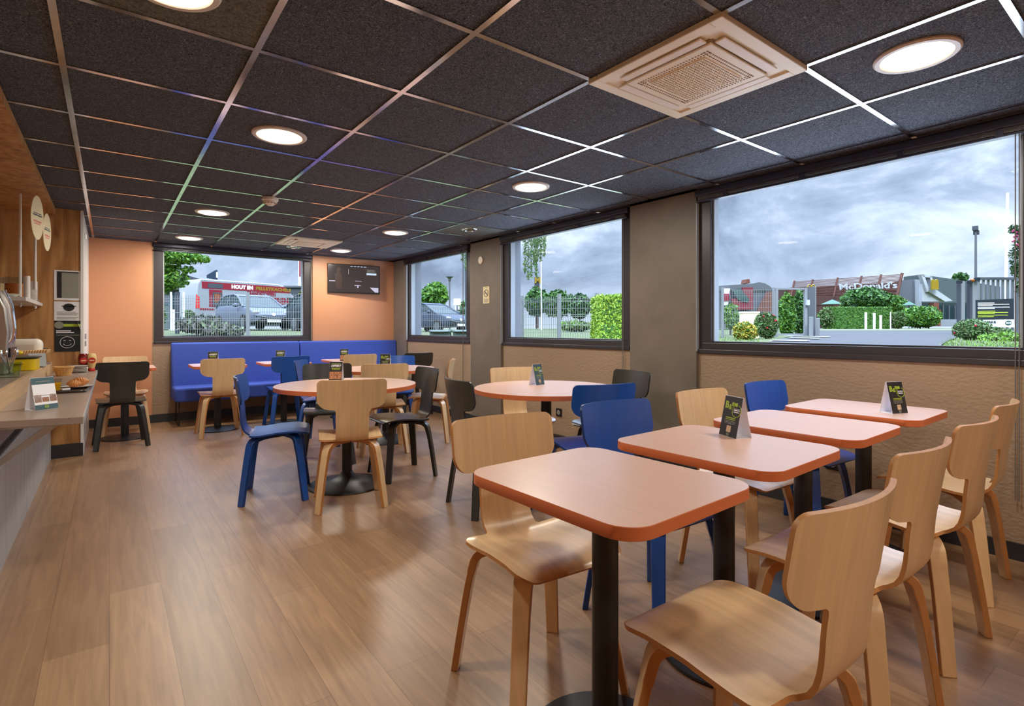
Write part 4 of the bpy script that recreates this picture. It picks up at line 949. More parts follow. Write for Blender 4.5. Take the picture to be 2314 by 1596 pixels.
def bush(name, label, cat, base, blobs, size, mats, trunk=None, n=500, box=False, group=None, flowers=None):
    """blobs: (dx, dz, rx, rz) in the view-facing plane, dx to the right as seen from the room"""
    o = thing(name, label, cat, base, 0, group); rt = Vector((math.cos(YAW), -math.sin(YAW), 0)); fw = Vector((math.sin(YAW), math.cos(YAW), 0)); b = MB()
    core = MB()
    for (dx, dz, rx, rz) in blobs:
        c = rt * dx + Vector((0, 0, dz)); leaves(b, c, (rx, rx, rz), n, size, 0, .55, box, 1)
        if not box: core.ball(c, (rx * .62, rx * .62, rz * .62), 12)
        else: core.box(c - Vector((rx, rx, rz)) * .86, c + Vector((rx, rx, rz)) * .86)
    f = b.build('foliage', mats[:2], o, smooth=0); core.build('inner_mass', mats[1], f)
    if flowers:
        q = MB()
        for _ in range(flowers[1]):
            dx, dz, rx, rz = RND.choice(blobs); p = Vector((RND.gauss(0, 1), RND.gauss(0, 1), RND.gauss(0, 1))).normalized()
            q.ball(rt * dx + Vector((p.x * rx, p.y * rx, dz + p.z * rz)), flowers[2], 6)
        q.build('flowers', flowers[0], o)
    if not trunk and blobs: trunk = (.04, blobs[0][1])
    if trunk: MB().cyl((0, 0, -.1), (trunk[2] if len(trunk) > 2 else 0, 0, trunk[1]), trunk[0], trunk[0] * .6, 10).build('trunk', 'bark', o)
    return o
def PM(d): return d / F_PX
def vbush(name, label, cat, u0, u1, v0, v1, d, size, mats, n=500, **k):
    """a bush whose outline is about u0..u1, v0..v1 at depth d"""
    u = (u0 + u1) / 2; w_ = (u1 - u0) / 2 * PM(d); h_ = (v1 - v0) / 2 * PM(d); base = gnd(u, d); zc = EYE + (HOR - (v0 + v1) / 2) * PM(d)
    return bush(name, label, cat, base, [(0, zc - base.z, w_, h_)] + k.pop('more', []), size, mats, n=n, **k)
def fence(label, P, top, base=None, post=2.5, wires=.06, posts=None, wm=.0085):
    """welded mesh fence along points P (world xy), absolute top height"""
    o = thing('mesh_fence', label, 'fence', (P[0][0], P[0][1], 0)); b = MB(); X0 = Vector((P[0][0], P[0][1], 0))
    for a, c in zip(P, P[1:]):
        a, c = Vector((*a[:2], 0)), Vector((*c[:2], 0)); Ln = (c - a).length; d = (c - a) / Ln; nn = Vector((-d.y, d.x, 0)); k = 0.0
        zb = min(gz(a.x, a.y), gz(c.x, c.y)) + .02 if base is None else base
        while k <= Ln:
            q = a + d * k - X0; b.box((-wm / 2, -wm / 2, zb), (wm / 2, wm / 2, top + .02), 0, Matrix.Translation(q)); k += wires
        zz = [zb + .05]; 
        while zz[-1] + .2 < top: zz.append(zz[-1] + .2)
        for z in zz + [top - .05, top - .12, zz[len(zz) // 2] + .05]:
            b.tube([a - X0 + Vector((0, 0, z)), c - X0 + Vector((0, 0, z))], wm * .62, 4)
        k = 0.0
        if posts is None:
            while k <= Ln + .01:
                q = a + d * k - X0; g_ = gz(q.x + X0.x, q.y + X0.y); MB().box((-.03, -.03, g_ - .1 if base is None else base), (.03, .03, top + .06), 0, Matrix.Translation(q)).build('fence_post', 'wire', o, smooth=0); k += post
    for q in posts or []:
        q = Vector((q[0], q[1], 0)); g_ = gz(q.x, q.y); MB().box((-.035, -.035, g_ - .1), (.035, .035, top + .08), 0, Matrix.Translation(q - X0)).build('fence_post', 'wire', o, smooth=0)
    b.build('wire_mesh', 'wire', o, smooth=0); return o
def xy(u, d): p = at(u, HOR, d); return (p.x, p.y)

# ---------------- through the back window
fence('white welded mesh fence in front of the van and the parked cars', [xy(330, 12.9), xy(760, 12.2)], 1.15 + 75 * PM(12.5), posts=[xy(352, 12.85), xy(560, 12.5), xy(768, 12.2)])
# van
def van():
    A = gnd(441, 25.5); B = gnd(702, 30.5); d = Vector((B.x - A.x, B.y - A.y, 0)); Ln = d.length; ang = math.atan2(d.y, d.x)
    o = thing('delivery_van', 'white delivery van with red stripe and Dutch lettering seen through the back window', 'van', (A.x, A.y, 1.08), ang); H = EYE + (HOR - 629) * PM(25.5) - 1.08; Wd = 2.0
    sx = Ln / 7.0
    prof = [(0, .35), (0, 1.0), (.12, H - .25), (.28, H), (4.75, H), (5.2, H - .12), (6.15, H - .92), (6.75, H - 1.25), (6.95, H - 1.5), (7.0, .35)]
    prof = [(x * sx, z) for x, z in prof]; X = fr((0, 0, 0), (1, 0, 0), (0, 0, 1))
    MB().prism(prof, -Wd, 0, 0, None, X).build('van_body', 'vanwhite', o, bev=(.05, 3))
    def side(polys, nm, m, y=-.006):
        q = MB()
        for p in polys: q.add([(x * sx, -y * 0 + (-.012), z) for x, z in p] + [(x * sx, .0, z) for x, z in p], [tuple(range(len(p)))] + [(i, i + len(p), (i + 1) % len(p) + len(p), (i + 1) % len(p)) for i in range(len(p))])
        return q.build(nm, m, o, smooth=0)
    side([[(.35, H - .46), (5.6, H - .46), (5.2, H - .13), (.33, H - .13)], [(.22, .98), (1.0, .98), (1.0, 1.06), (.22, 1.06)], [(5.0, .98), (6.6, .98), (6.6, 1.06), (5.0, 1.06)]], 'red_stripe', 'vanred')
    side([[(.02, 1.05), (.25, 1.05), (.22, H - .9), (.05, H - .75)]], 'tail_light', 'red')
    s1 = side([[(.72, 1.15), (1.42, 1.15), (1.42, H - .5), (.72, H - .5)]], 'stove_picture', 'vanred')
    q = MB().box((.9 * sx, -.018, 1.2), (1.4 * sx, -.012, H - .62)).box((.65 * sx, -.018, H - .42), (1.45 * sx, -.012, H - .2)); q.build('stove_body', 'roofgrey', s1, smooth=0)
    MB().box((1.0 * sx, -.022, H - 1.12), (1.3 * sx, -.017, H - .70)).build('stove_fire', 'fire', s1, smooth=0)
    side([[(5.35, 1.55), (6.05, 1.55), (6.0, 1.75), (5.65, H - .72), (5.35, H - .68)]], 'side_window', 'carglass')
    XT = fr((0, -.015, 0), (1, 0, 0), (0, 0, 1))
    for body, f0, f1, zc, sz, mm, bd in (('HOUT EN', .277, .455, H - .30, .25, 'paper', .016), ('PELLETKACHELS', .48, .80, H - .305, .23, 'signyellow', .01), ('BRANDSTOFFEN', .405, .655, H - .585, .28, 'vanred', .012), ('VANHAEREN', .405, .785, H - .93, .46, 'vanred', .025)):
        text('lettering', body, sz, mm, o, XT @ Matrix.Translation(((f0 + f1) / 2 * Ln, zc, 0)), bd, .002, fit=(f1 - f0) * Ln)
    MB().box((0.05, -.02, .2), (Ln, 0, .55)).build('lower_sill', 'roofgrey', o, smooth=0)
    for x in (1.25, 5.7):
        w_ = MB().cyl((x * sx, -.02, .34), (x * sx, .22, .34), .36, n=28).build('wheel', 'tyre', o); MB().cyl((x * sx, -.025, .34), (x * sx, 0, .34), .2, n=20).build('hub', 'galv', w_)
van()
def car(label, u, d, ang, paint, z=None, face='>', group='parked cars', plate=True):
    """front at +x, length 4.2"""
    p = gnd(u, d); o = thing('parked_car', label, 'car', (p.x, p.y, p.z if z is None else z), ang, group)
    ST = [(-2.05, .55, .85, .9, .70), (-1.98, .30, .95, .98, .80), (-1.5, .24, 1.0, 1.0, .86), (-.6, .22, 1.0, 1.0, .88), (.3, .22, .98, .98, .87), (.95, .24, .93, .93, .86), (1.5, .26, .84, .84, .84), (1.9, .30, .70, .70, .76), (2.08, .40, .58, .58, .62)]
    b = MB(); ring = []
    for x, zb, zt, _, hw in ST:
        ring.append([(x, -hw * .92, zb), (x, -hw, zb + .16), (x, -hw, zt - .12), (x, -hw * .93, zt), (x, hw * .93, zt), (x, hw, zt - .12), (x, hw, zb + .16), (x, hw * .92, zb)])
    n = 8
    b.add([v for r in ring for v in r], [(i * n + j, i * n + (j + 1) % n, (i + 1) * n + (j + 1) % n, (i + 1) * n + j) for i in range(len(ring) - 1) for j in range(n)] + [tuple(range(n)), tuple((len(ring) - 1) * n + j for j in reversed(range(n)))])
    b.build('car_body', paint, o, smooth=50, bev=(.03, 2))
    C = [(-1.95, .98), (-1.55, 1.36), (-1.0, 1.45), (-.2, 1.46), (.25, 1.36), (1.12, .92)]
    q = MB(); vs = []
    for x, z in C:
        k = (z - .92) / .55; vs += [(x, -.80 + .16 * k, z), (x, .80 - .16 * k, z)]
    m = len(C); q.add(vs + [(-1.95, -.8, .9), (1.12, -.8, .9), (-1.95, .8, .9), (1.12, .8, .9)], [(2 * i, 2 * i + 1, 2 * i + 3, 2 * i + 2) for i in range(m - 1)] + [tuple([2 * m, 2 * m + 1] + [2 * i for i in reversed(range(m))]), tuple([2 * m + 3, 2 * m + 2] + [2 * i + 1 for i in range(m)])])
    q.build('cabin_glass', 'carglass', o, smooth=0)
    r_ = MB()
    for s in (-1, 1):
        pts = [(x, s * (.805 - .16 * (z - .92) / .55), z + .005) for x, z in C]; r_.tube(pts, .035, 6)
        for x, z in ((-.55, 1.455), (-1.35, 1.4)): r_.tube([(x - .1, s * .80, .95), (x, s * .655, z)], .03, 6)
    r_.add([(-1.5, -.63, 1.39), (-1.5, .63, 1.39), (-1.0, .65, 1.465), (-1.0, -.65, 1.465), (-.2, .65, 1.475), (-.2, -.65, 1.475), (.2, .66, 1.39), (.2, -.66, 1.39)], [(0, 3, 2, 1), (3, 5, 4, 2), (5, 7, 6, 4)])
    r_.build('roof_frame', paint, o)
    for s in (-1, 1):
        MB().ball((1.80, s * .60, .66), (.22, .15, .10), 14).build('headlight', 'headlight', o)
        MB().ball((.85, s * .98, .98), (.10, .12, .08), 10).build('wing_mirror', paint, o)
        for x in (-1.25, 1.3):
            w_ = MB().cyl((x, s * .70, .30), (x, s * .885, .30), .31, n=28).build('wheel', 'tyre', o); MB().cyl((x, s * .88, .30), (x, s * .892, .30), .19, n=18).build('hub', 'galv', w_)
    MB().prism(rrect(1.1, .2, .09), 0, .05, 0, None, fr((2.04, 0, .38), (0, 1, 0), (0, 0, 1))).build('grille', 'tyre', o)
    MB().tube([(2.075, -.6, .56), (2.10, -.35, .50), (2.105, 0, .485), (2.10, .35, .50), (2.075, .6, .56)], .02, 6).build('grille_trim', 'headlight', o)
    MB().lathe([(.07, 0), (.07, .02), (0, .02)], 18, 0, fr((2.05, 0, .60), (0, 1, 0), (-.6, 0, 1))).build('badge', 'chrome', o)
    if plate: MB().box((2.09, -.26, .30), (2.11, .26, .41)).build('number_plate', 'paper', o, smooth=0)
    return o
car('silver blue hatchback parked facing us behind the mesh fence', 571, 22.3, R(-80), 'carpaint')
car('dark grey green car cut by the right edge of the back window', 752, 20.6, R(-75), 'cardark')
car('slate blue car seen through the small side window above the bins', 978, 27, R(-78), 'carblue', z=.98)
vbush('shrub', 'dry greyish shrub behind the mesh fence by the silver car', 'shrub', 408, 500, 716, 752, 15, .16, ['leafgrey', 'leafolive'], 700, more=[(.6, .12, .5, .18)])
vbush('bush', 'small olive bush at the corner of the grey building', 'bush', 416, 438, 702, 722, 24, .14, ['leafolive', 'leafmid'], 250)
vbush('bush', 'pale yellowish bush at the right edge of the back window', 'bush', 676, 712, 650, 690, 36, .22, ['leafolive', 'leafyellow'], 350)
# leafy tree at upper left of the back window
o = bush('tree', 'bright green tree whose leaves hang into the upper left of the back window', 'tree', gnd(318, 13.4), [], .1, ['leafbright', 'leafmid'], n=0, trunk=None) if False else None
o = thing('tree', 'bright green tree whose leaves hang into the upper left of the back window', 'tree', gnd(318, 14.0)); bz = o.location.copy(); b = MB()
for (u, v, ru, rv, n_) in [(372, 600, 34, 24, 520), (412, 582, 42, 16, 460), (446, 584, 26, 9, 150), (462, 588, 12, 6, 50), (372, 640, 26, 22, 300), (398, 632, 26, 20, 260), (424, 610, 16, 10, 70), (336, 610, 40, 50, 500), (380, 556, 60, 26, 500), (300, 570, 60, 60, 500)]:
    c = at(u, v, 14.0) - bz; leaves(b, c, (ru * PM(14), ru * PM(14), rv * PM(14)), n_, .085, 0, .25, False, 1)
b.build('foliage', ['leafbright', 'leafmid'], o, smooth=0)
q = MB().cyl((0, 0, -.2), (0, 0, 3.4), .14, .08, 10)
for (u, v) in ((372, 600), (440, 584), (385, 640), (380, 560)): q.tube([(0, 0, 1.6), (at(u, v, 14.0) - bz) * .5 + Vector((0, 0, .9)), at(u, v, 14.0) - bz], .025, 6)
q.build('trunk', 'bark', o)
# grey building at left with sloping roof, billboard, sign mast
o = thing('building', 'grey building with a dark sloping roof behind the leaves of the back window', 'building', gnd(400, 42)); p0 = o.location.copy()
def prw(name, m, pts, d, th, par, o0, smooth=0):
    """plate facing the room: outline in pixels at depth d, real thickness th backwards"""
    fw = Vector((math.sin(YAW), math.cos(YAW), 0)); a = [at(u, v, d) - o0 for u, v in pts]; b = [q + fw * th for q in a]; n = len(a)
    return MB().add(a + b, [tuple(range(n)), tuple(reversed(range(n, 2 * n)))] + [(i, n + i, n + (i + 1) % n, (i + 1) % n) for i in range(n)]).build(name, m, par, smooth=smooth)
prw('roof', 'roofgrey', [(300, 640), (362, 622), (420, 621), (462, 634), (462, 655), (300, 655)], 42, 8, o, p0); prw('wall', 'greyclad', [(300, 655), (456, 655), (456, 745), (300, 745)], 42.4, 7, o, p0)
for u in (385, 405, 425, 443): prw('window_bay', 'carglass', [(u, 662), (u + 13, 662), (u + 13, 735), (u, 735)], 42.2, .3, o, p0)
o = thing('billboard', 'blue panelled billboard on the roof line above the white van', 'billboard', gnd(475, 54)); p0 = o.location.copy()
prw('panel', 'billboard', [(467, 622), (488, 610), (488, 632), (467, 632)], 54, .3, o, p0); prw('white_side', 'paper', [(488.5, 615), (491.5, 615), (491.5, 628), (488.5, 628)], 54, .06, o, p0)
MB().cyl((at(478, 632, 54) - p0), (at(478, 742, 54) - p0 - Vector((0, 0, .5))), .12).build('mast', 'galv', o)
o = thing('sign_mast', 'tall white mast with an orange and yellow sign at the right of the back window', 'sign', gnd(686, 34)); p0 = o.location.copy()
prw('white_panel', 'paper', [(674, 540), (680, 540), (680, 646), (674, 646)], 34, .2, o, p0); prw('red_line', 'vanred', [(676, 540), (678, 540), (678, 625), (676, 625)], 33.9, .1, o, p0); prw('orange_panel', 'signorange', [(681, 540), (691, 540), (691, 634), (681, 634)], 34, .3, o, p0); prw('red_foot', 'vanred', [(682, 635), (691, 635), (691, 639), (682, 639)], 34, .3, o, p0)
MB().cyl(at(687, 639, 34) - p0, (0, 0, 0), .15).build('mast', 'paper', o)
o = thing('long_warehouse', 'low dark warehouse roof line behind the white van at right', 'building', gnd(690, 60)); p0 = o.location.copy(); prw('facade', 'roofgrey', [(640, 648), (740, 648), (740, 742), (640, 742)], 60, 10, o, p0)
prw('roof_edge', 'greyclad', [(640, 646), (740, 646), (740, 650), (640, 650)], 59.8, 10, o, p0)
o = thing('bollard', 'thick white bollard near the grey building corner', 'bollard', gnd(391, 19)); h_ = EYE + (HOR - 700) * PM(19) - o.location.z; MB().lathe([(.085, 0), (.085, h_ - .03), (.06, h_), (0, h_)], 20).build('post', 'paper', o)
for u, lab, m, dd, wd in ((401, 'dark grey square post left of the dry shrub', 'roofgrey', 16, 9), (386.5, 'slim white post beside the thick bollard', 'paper', 22, 3.5), (415, 'pale post right of the dark square post', 'paper', 20, 3.5)):
    o = thing('post', lab, 'post', gnd(u, dd)); w2 = wd * PM(dd) / 2; MB().box((-w2, -w2, -.1), (w2, w2, EYE + (HOR - 660) * PM(dd) - o.location.z)).build('post_shaft', m, o, smooth=0)
o = thing('recycling_bin', 'tall pale green container behind the fence at far left of the back window', 'bin', gnd(371, 20)); MB().box((-.14, -.2, 0), (.14, .2, .95)).build('bin_body', 'bingreen', o, smooth=0, bev=(.03, 2)); MB().box((-.16, -.22, .95), (.16, .22, 1.03)).build('bin_lid', 'binteal', o, smooth=0)
vbush('bush', 'small green bush at the foot of the fence at far left of the back window', 'bush', 358, 374, 700, 735, 17, .1, ['leafmid', 'leafdark'], 200)

# ---------------- small side window
fence('white mesh fence above the bins in the small side window', [xy(925, 17.2), xy(1130, 18.2)], 1.15 + 52 * PM(17.5))
for u, m, dd, lab in ((996, 'bingreen', 14.2, 'grey green wheeled bin, left one outside the small window'), (1047, 'bingreen', 14.4, 'grey green wheeled bin, middle one outside the small window'), (1099, 'binteal', 14.6, 'teal wheeled bin at the right outside the small window')):
    g0 = gnd(u, dd); o = thing('wheeled_bin', lab, 'bin', g0, -YAW + R(4), 'wheeled bins'); h_ = 1.10 + EYE - .05 - 1.10 - g0.z
    MB().add([(-.20, -.22, .05), (.20, -.22, .05), (.20, .22, .05), (-.20, .22, .05), (-.27, -.30, h_ - .05), (.27, -.30, h_ - .05), (.27, .30, h_ - .05), (-.27, .30, h_ - .05)], [(0, 3, 2, 1), (4, 5, 6, 7), (0, 1, 5, 4), (1, 2, 6, 5), (2, 3, 7, 6), (3, 0, 4, 7)]).build('bin_body', m, o, smooth=0, bev=(.02, 2))
    MB().box((-.29, -.33, h_ - .05), (.29, .31, h_ + .02)).build('bin_lid', m, o, smooth=0, bev=(.02, 2)); MB().tube([(-.22, -.36, h_ - .02), (.22, -.36, h_ - .02)], .018, 8).build('bin_handle', m, o)
    for s in (-1, 1): MB().cyl((s * .24, .2, .09), (s * .29, .2, .09), .09, n=16).build('wheel', 'tyre', o)
o = vbush('tree', 'round green tree left of the street lamp', 'tree', 952, 1012, 640, 698, 34, .26, ['leafmid', 'leafbright'], 900, trunk=(.15, 2.2), more=[(-.9, 1.9, .8, .6)])
vbush('bush', 'green bushes behind the fence at right of the small side window', 'bush', 1036, 1090, 676, 720, 40, .26, ['leafmid', 'leafdark'], 600)
o = thing('street_lamp', 'grey street lamp with a flared hood outside the small window', 'street lamp', gnd(1016, 40)); zt = EYE + (HOR - 626) * PM(40) - o.location.z
MB().cyl((0, 0, -.2), (0, 0, zt - .25), .07, .055).build('pole', 'galv', o); MB().lathe([(.06, zt - .35), (.09, zt - .3), (.12, zt - .12), (.28, zt), (.28, zt + .03), (0, zt + .05)], 20).build('lamp_hood', 'galv', o)
o = thing('road_sign', 'pale yellow road sign board on a post left of the bushes', 'sign', gnd(1033, 32)); p0 = o.location.copy(); prw('sign_board', 'signcream', [(1025, 675), (1041, 675), (1041, 690), (1025, 690)], 32, .05, o, p0); prw('sign_board', 'paper', [(1028, 692), (1038, 692), (1038, 700), (1028, 700)], 32, .05, o, p0); MB().cyl(at(1033, 690, 32) - p0, (0, 0, 0), .05).build('pole', 'galv', o)
def weeping(label, u, v, dd, strands, n_, zpole=None):
    o = thing('birch_tree', label, 'tree', gnd(u, dd)); p0 = o.location.copy(); b = MB(); t = MB()
    for (su, v0, v1) in strands:
        k = PM(dd)
        for j in range(n_):
            q = RND.random(); vv = v0 + (v1 - v0) * q; c = at(su + RND.gauss(0, 2.6) * (1.1 - q * .6), vv, dd + RND.uniform(-.4, .4)) - p0
            leaves(b, c, (.02, .02, .02), 1, .036, 0, .2, False, 1, .35)
        t.tube([at(su, v0 - 30, dd) - p0, at(su + 1, (v0 + v1) / 2, dd) - p0, at(su, v1, dd) - p0], .006, 4)
    b.build('hanging_leaves', ['leafolive', 'leafmid'], o, smooth=0); t.build('twigs', 'bark', o)
    top = at(u, 380, dd) - p0; MB().tube([(0, 0, -.2), top * .6, top], .1, 8).build('trunk', 'bark', o); return o
weeping('weeping birch with hanging foliage at the left of the middle window', 1150, 500, 13, [(1186, 500, 618), (1193, 500, 632), (1200, 500, 628), (1207, 500, 600), (1214, 500, 585), (1222, 500, 590), (1230, 500, 580), (1212, 540, 625)], 210)
weeping('weeping birch tips hanging at the right edge of the small side window', 1085, 540, 15.9, [(1045, 545, 590), (1052, 545, 612), (1060, 545, 620), (1068, 545, 630)], 110)
o = thing('mast', 'thin dark mast rising at the right of the small side window', 'mast', gnd(1052.5, 24)); MB().cyl((0, 0, -.2), (0, 0, 5.0), .035).build('pole', 'roofgrey', o)
# ---------------- middle window
fence('white mesh fence with posts crossing the middle window', [xy(1150, 14.4), xy(1262, 13.2), xy(1352, 13.0)], 1.15 + 72 * PM(13.2), posts=[xy(1180, 14.1), xy(1264, 13.2), xy(1349, 13.0)])
# clipped hedge
o = thing('hedge', 'bright lime green hedge block at the right of the middle window', 'hedge', gnd(1384, 10.4)); h_ = EYE + (HOR - 671) * PM(10.4) - o.location.z; b = MB(); leaves(b, (0, 0, h_ / 2), (.34, .6, h_ / 2), 5200, .05, 0, .5, True, 1)
b.build('foliage', ['leaflime', 'leafbright'], o, smooth=0); MB().box((-.29, -.52, 0), (.29, .52, h_ * .95)).build('inner_mass', 'leafmid', o, smooth=0); o.rotation_euler = (0, 0, -YAW)
for (u0, u1, v0, v1, dd, lab, mm) in [(1186, 1240, 650, 715, 44, 'rounded green bushes behind the fence left of the golden sign tower', ['leafmid', 'leafdark']), (1226, 1296, 656, 718, 42, 'green bushes behind the fence right of the golden sign tower', ['leafmid', 'leafdark']), (1284, 1336, 664, 720, 46, 'small dark bushes behind the fence before the hedge', ['leafdark', 'leafmid'])]:
    vbush('bush', lab, 'bush', u0, u1, v0, v1, dd, .3, mm, 700)
vbush('bush', 'low pale green plants beyond the middle window fence', 'bush', 1262, 1340, 726, 748, 30, .2, ['leafolive', 'leafbright'], 500)
o = thing('sign_tower', 'dark sign tower with a golden letter seen through the middle window', 'sign', gnd(1214, 50)); p0 = o.location.copy(); prw('top_panel', 'roofgrey', [(1208, 626), (1219, 626), (1219, 646), (1208, 646)], 50, .5, o, p0); prw('lower_panel', 'brown', [(1209, 647), (1219, 647), (1219, 672), (1209, 672)], 50, .4, o, p0); prw('foot_panel', 'browndk', [(1211, 672), (1217, 672), (1217, 742), (1211, 742)], 50, .4, o, p0)
text('golden_letter', 'M', .75, 'signyellow', o, fr(at(1215, 634, 49.9) - p0, (math.cos(YAW), -math.sin(YAW), 0), (0, 0, 1)), .03, .02)
o = thing('flagpole', 'slim white flagpole beside the golden sign tower', 'flagpole', gnd(1223, 40)); MB().cyl((0, 0, -.1), (0, 0, EYE + (HOR - 585) * PM(40) - o.location.z), .05, .035).build('pole', 'paper', o)
# ---------------- big window
fence('white mesh fence at the left of the big window before the mural building', [xy(1560, 20.5), xy(1632, 18.6), xy(1748, 18.6)], 1.15 + 88 * PM(18.6), posts=[xy(1633, 18.6), xy(1748, 18.6)])
o = thing('mural_building', 'low building with a curved roof and a red and green mural behind the fence', 'building', gnd(1690, 42)); p0 = o.location.copy()
prw('wall', 'greyclad', [(1560, 654), (1746, 654), (1746, 742), (1560, 742)], 42, 8, o, p0); prw('curved_roof', 'galv', [(1560, 652), (1628, 646), (1700, 641), (1715, 638), (1728, 640), (1740, 647), (1749, 656), (1560, 656)], 41.8, 9, o, p0)
prw('mural_patch', 'mural_red', [(1678, 650), (1702, 650), (1702, 700), (1660, 700), (1652, 676), (1678, 672)], 41.6, .2, o, p0); prw('mural_patch', 'mural_green', [(1655, 655), (1672, 652), (1694, 676), (1690, 684), (1668, 678)], 41.5, .2, o, p0); prw('mural_patch', 'paper', [(1632, 652), (1650, 652), (1645, 690), (1632, 690)], 41.5, .2, o, p0); prw('mural_patch', 'vanred', [(1636, 664), (1648, 664), (1648, 680), (1636, 680)], 41.4, .1, o, p0); prw('mural_patch', 'brick', [(1734, 660), (1744, 660), (1744, 705), (1712, 705), (1716, 694)], 41.5, .2, o, p0)
prw('chimney', 'brick', [(1686, 640), (1688, 631), (1694, 631), (1695, 640)], 43, 1, o, p0)
vbush('shrub', 'yellow variegated round shrub at lower left of the big window', 'shrub', 1659, 1709, 729, 772, 15.5, .085, ['leafyellow', 'leafmid'], 1300)
vbush('shrub', 'loose green rose shrub right of the yellow shrub', 'shrub', 1706, 1756, 708, 764, 16.5, .09, ['leafolive', 'leafmid'], 900, flowers=('flower', 14, .035))
vbush('bush', 'light green bush behind the mesh fence at left of the big window', 'bush', 1634, 1668, 686, 742, 22, .12, ['leafbright', 'leafmid'], 500)
o = thing('utility_box', 'plain pale utility box standing between the shrubs and the fence', 'box', gnd(1693, 17.6), -YAW); MB().box((-.26, -.15, -.1), (.26, .15, EYE + (HOR - 706) * PM(17.6) - o.location.z)).build('box_body', 'signcream', o, smooth=0, bev=(.01, 2)); MB().box((-.28, -.17, EYE + (HOR - 708) * PM(17.6) - o.location.z), (.28, .17, EYE + (HOR - 706) * PM(17.6) - o.location.z + .02)).build('box_lid', 'paper', o, smooth=0)
def vpost(p, name, m, u0, u1, v0, v1, dd, p0, th=None):
    w_ = (u1 - u0) * PM(dd); c = at((u0 + u1) / 2, (v0 + v1) / 2, dd) - p0; th = th or w_
    return MB().cbox((0, 0, 0), (w_, th, (v1 - v0) * PM(dd)), 0, Matrix.Translation(c) @ Matrix.Rotation(-YAW, 4, 'Z')).build(name, m, p, smooth=0)
o = thing('pedestrian_gate', 'white pedestrian gate frame beside the crossing stripes', 'gate', gnd(1790, 19)); p0 = o.location.copy()
vpost(o, 'gate_post', 'wire', 1752.5, 1757.5, 652, 768, 19, p0); vpost(o, 'gate_post', 'wire', 1817, 1823, 652, 766, 19, p0); vpost(o, 'top_rail', 'wire', 1752, 1823, 651, 655, 19, p0, .07); vpost(o, 'bottom_rail', 'wire', 1757, 1817, 754, 758, 19, p0, .07)
vpost(o, 'latch_post', 'galv', 1823.5, 1838, 650, 763, 19.3, p0); vpost(o, 'latch_post', 'wire', 1838, 1843, 648, 762, 19.3, p0); vpost(o, 'lock_box', 'greyrail', 1822, 1828, 678, 690, 18.9, p0, .12)
for u, v0, lab, dd in ((1833, 716, 'short thick white post at the foot of the pedestrian gate', 18.6), (1848, 719, 'short leaning white post right of the pedestrian gate', 18.8)):
    o = thing('bollard', lab, 'bollard', gnd(u, dd)); h_ = EYE + (HOR - v0) * PM(dd) - o.location.z; MB().box((-.055, -.055, -.05), (.055, .055, h_)).build('post', 'wire', o, smooth=0, bev=(.012, 2))
vbush('climber', 'leafy green climber standing inside the pedestrian gate opening, left clump', 'shrub', 1759, 1797, 664, 764, 23, .13, ['leafmid', 'leafbright'], 900)
vbush('climber', 'tall green climber behind the pedestrian gate, right clump', 'shrub', 1793, 1818, 656, 764, 23.4, .13, ['leafmid', 'leafdark'], 700)
# restaurant
o = thing('restaurant', 'fast food restaurant with brown slatted front and white raised letters across the road', 'building', gnd(1950, 62)); p0 = o.location.copy(); DD = 60
b = MB()
def LP(s, t):  # slat facade point: s along, t up
    tl, tr2, br, bl = Vector((1794, 636)), Vector((2038, 619)), Vector((2026, 668)), Vector((1786, 672)); q = (tl * (1 - s) + tr2 * s) * t + (bl * (1 - s) + br * s) * (1 - t); return at(q.x, q.y, DD + 4 - 4 * s) - p0
fw = Vector((math.sin(YAW), math.cos(YAW), 0))
for k in range(16):
    t0, t1 = k / 16 + .012, k / 16 + .045; A = [LP(0, t0), LP(1, t0), LP(1, t1), LP(0, t1)]; Bk = [q + fw * .12 for q in A]
    b.add(A + Bk, [(0, 1, 2, 3), (7, 6, 5, 4), (0, 4, 5, 1), (3, 2, 6, 7), (0, 3, 7, 4), (1, 5, 6, 2)])
b.build('slatted_screen', 'brown', o, smooth=0)
q = [LP(0, 0), LP(1, 0), LP(1, .62), LP(0, .62)]; MB().add([v + fw * .3 for v in q] + [v + fw * .6 for v in q], [(0, 1, 2, 3), (7, 6, 5, 4), (0, 4, 5, 1), (3, 2, 6, 7)]).build('screen_backing', 'brown', o, smooth=0)
for s in (0, .17, .40, .62, .80, .995): MB().tube([LP(s, -.1) - fw * .15, LP(s, .5) - fw * .12, LP(s, 1.03) - fw * .12], .16 if s > .9 else .12, 8).build('screen_post', 'brown', o)
q0, q1 = at(1891, 650, DD + 1.6 - .6) - p0, at(2020, 646, DD - .9) - p0; xd = q1 - q0
text('raised_lettering', "McDonald's", .95, 'extwhite', o, fr((q0 + q1) / 2 - fw * .45, xd, (0, 0, 1)), .02, .08, fit=xd.length)
prw('rear_wall', 'browndk', [(1776, 651), (1800, 650), (1800, 742), (1776, 742)], 66, 6, o, p0); prw('shop_front', 'browndk', [(1788, 672), (2035, 668), (2035, 742), (1788, 742)], 62, 6, o, p0); prw('low_roof', 'browndk', [(1840, 680), (1900, 676), (1900, 690), (1836, 690)], 58, 2, o, p0)
prw('grey_block', 'greyclad', [(2034, 634), (2068, 631.5), (2068, 715), (2030, 715)], 60.5, 1, o, p0); prw('grey_block_face', 'extwall', [(2068, 631.5), (2083, 632.5), (2083, 715), (2068, 715)], 60.3, 1, o, p0)
prw('green_upper_wall', 'greenclad', [(2085, 620), (2105, 624), (2180, 635), (2260, 648), (2260, 690), (2085, 690)], 61.5, 3, o, p0)
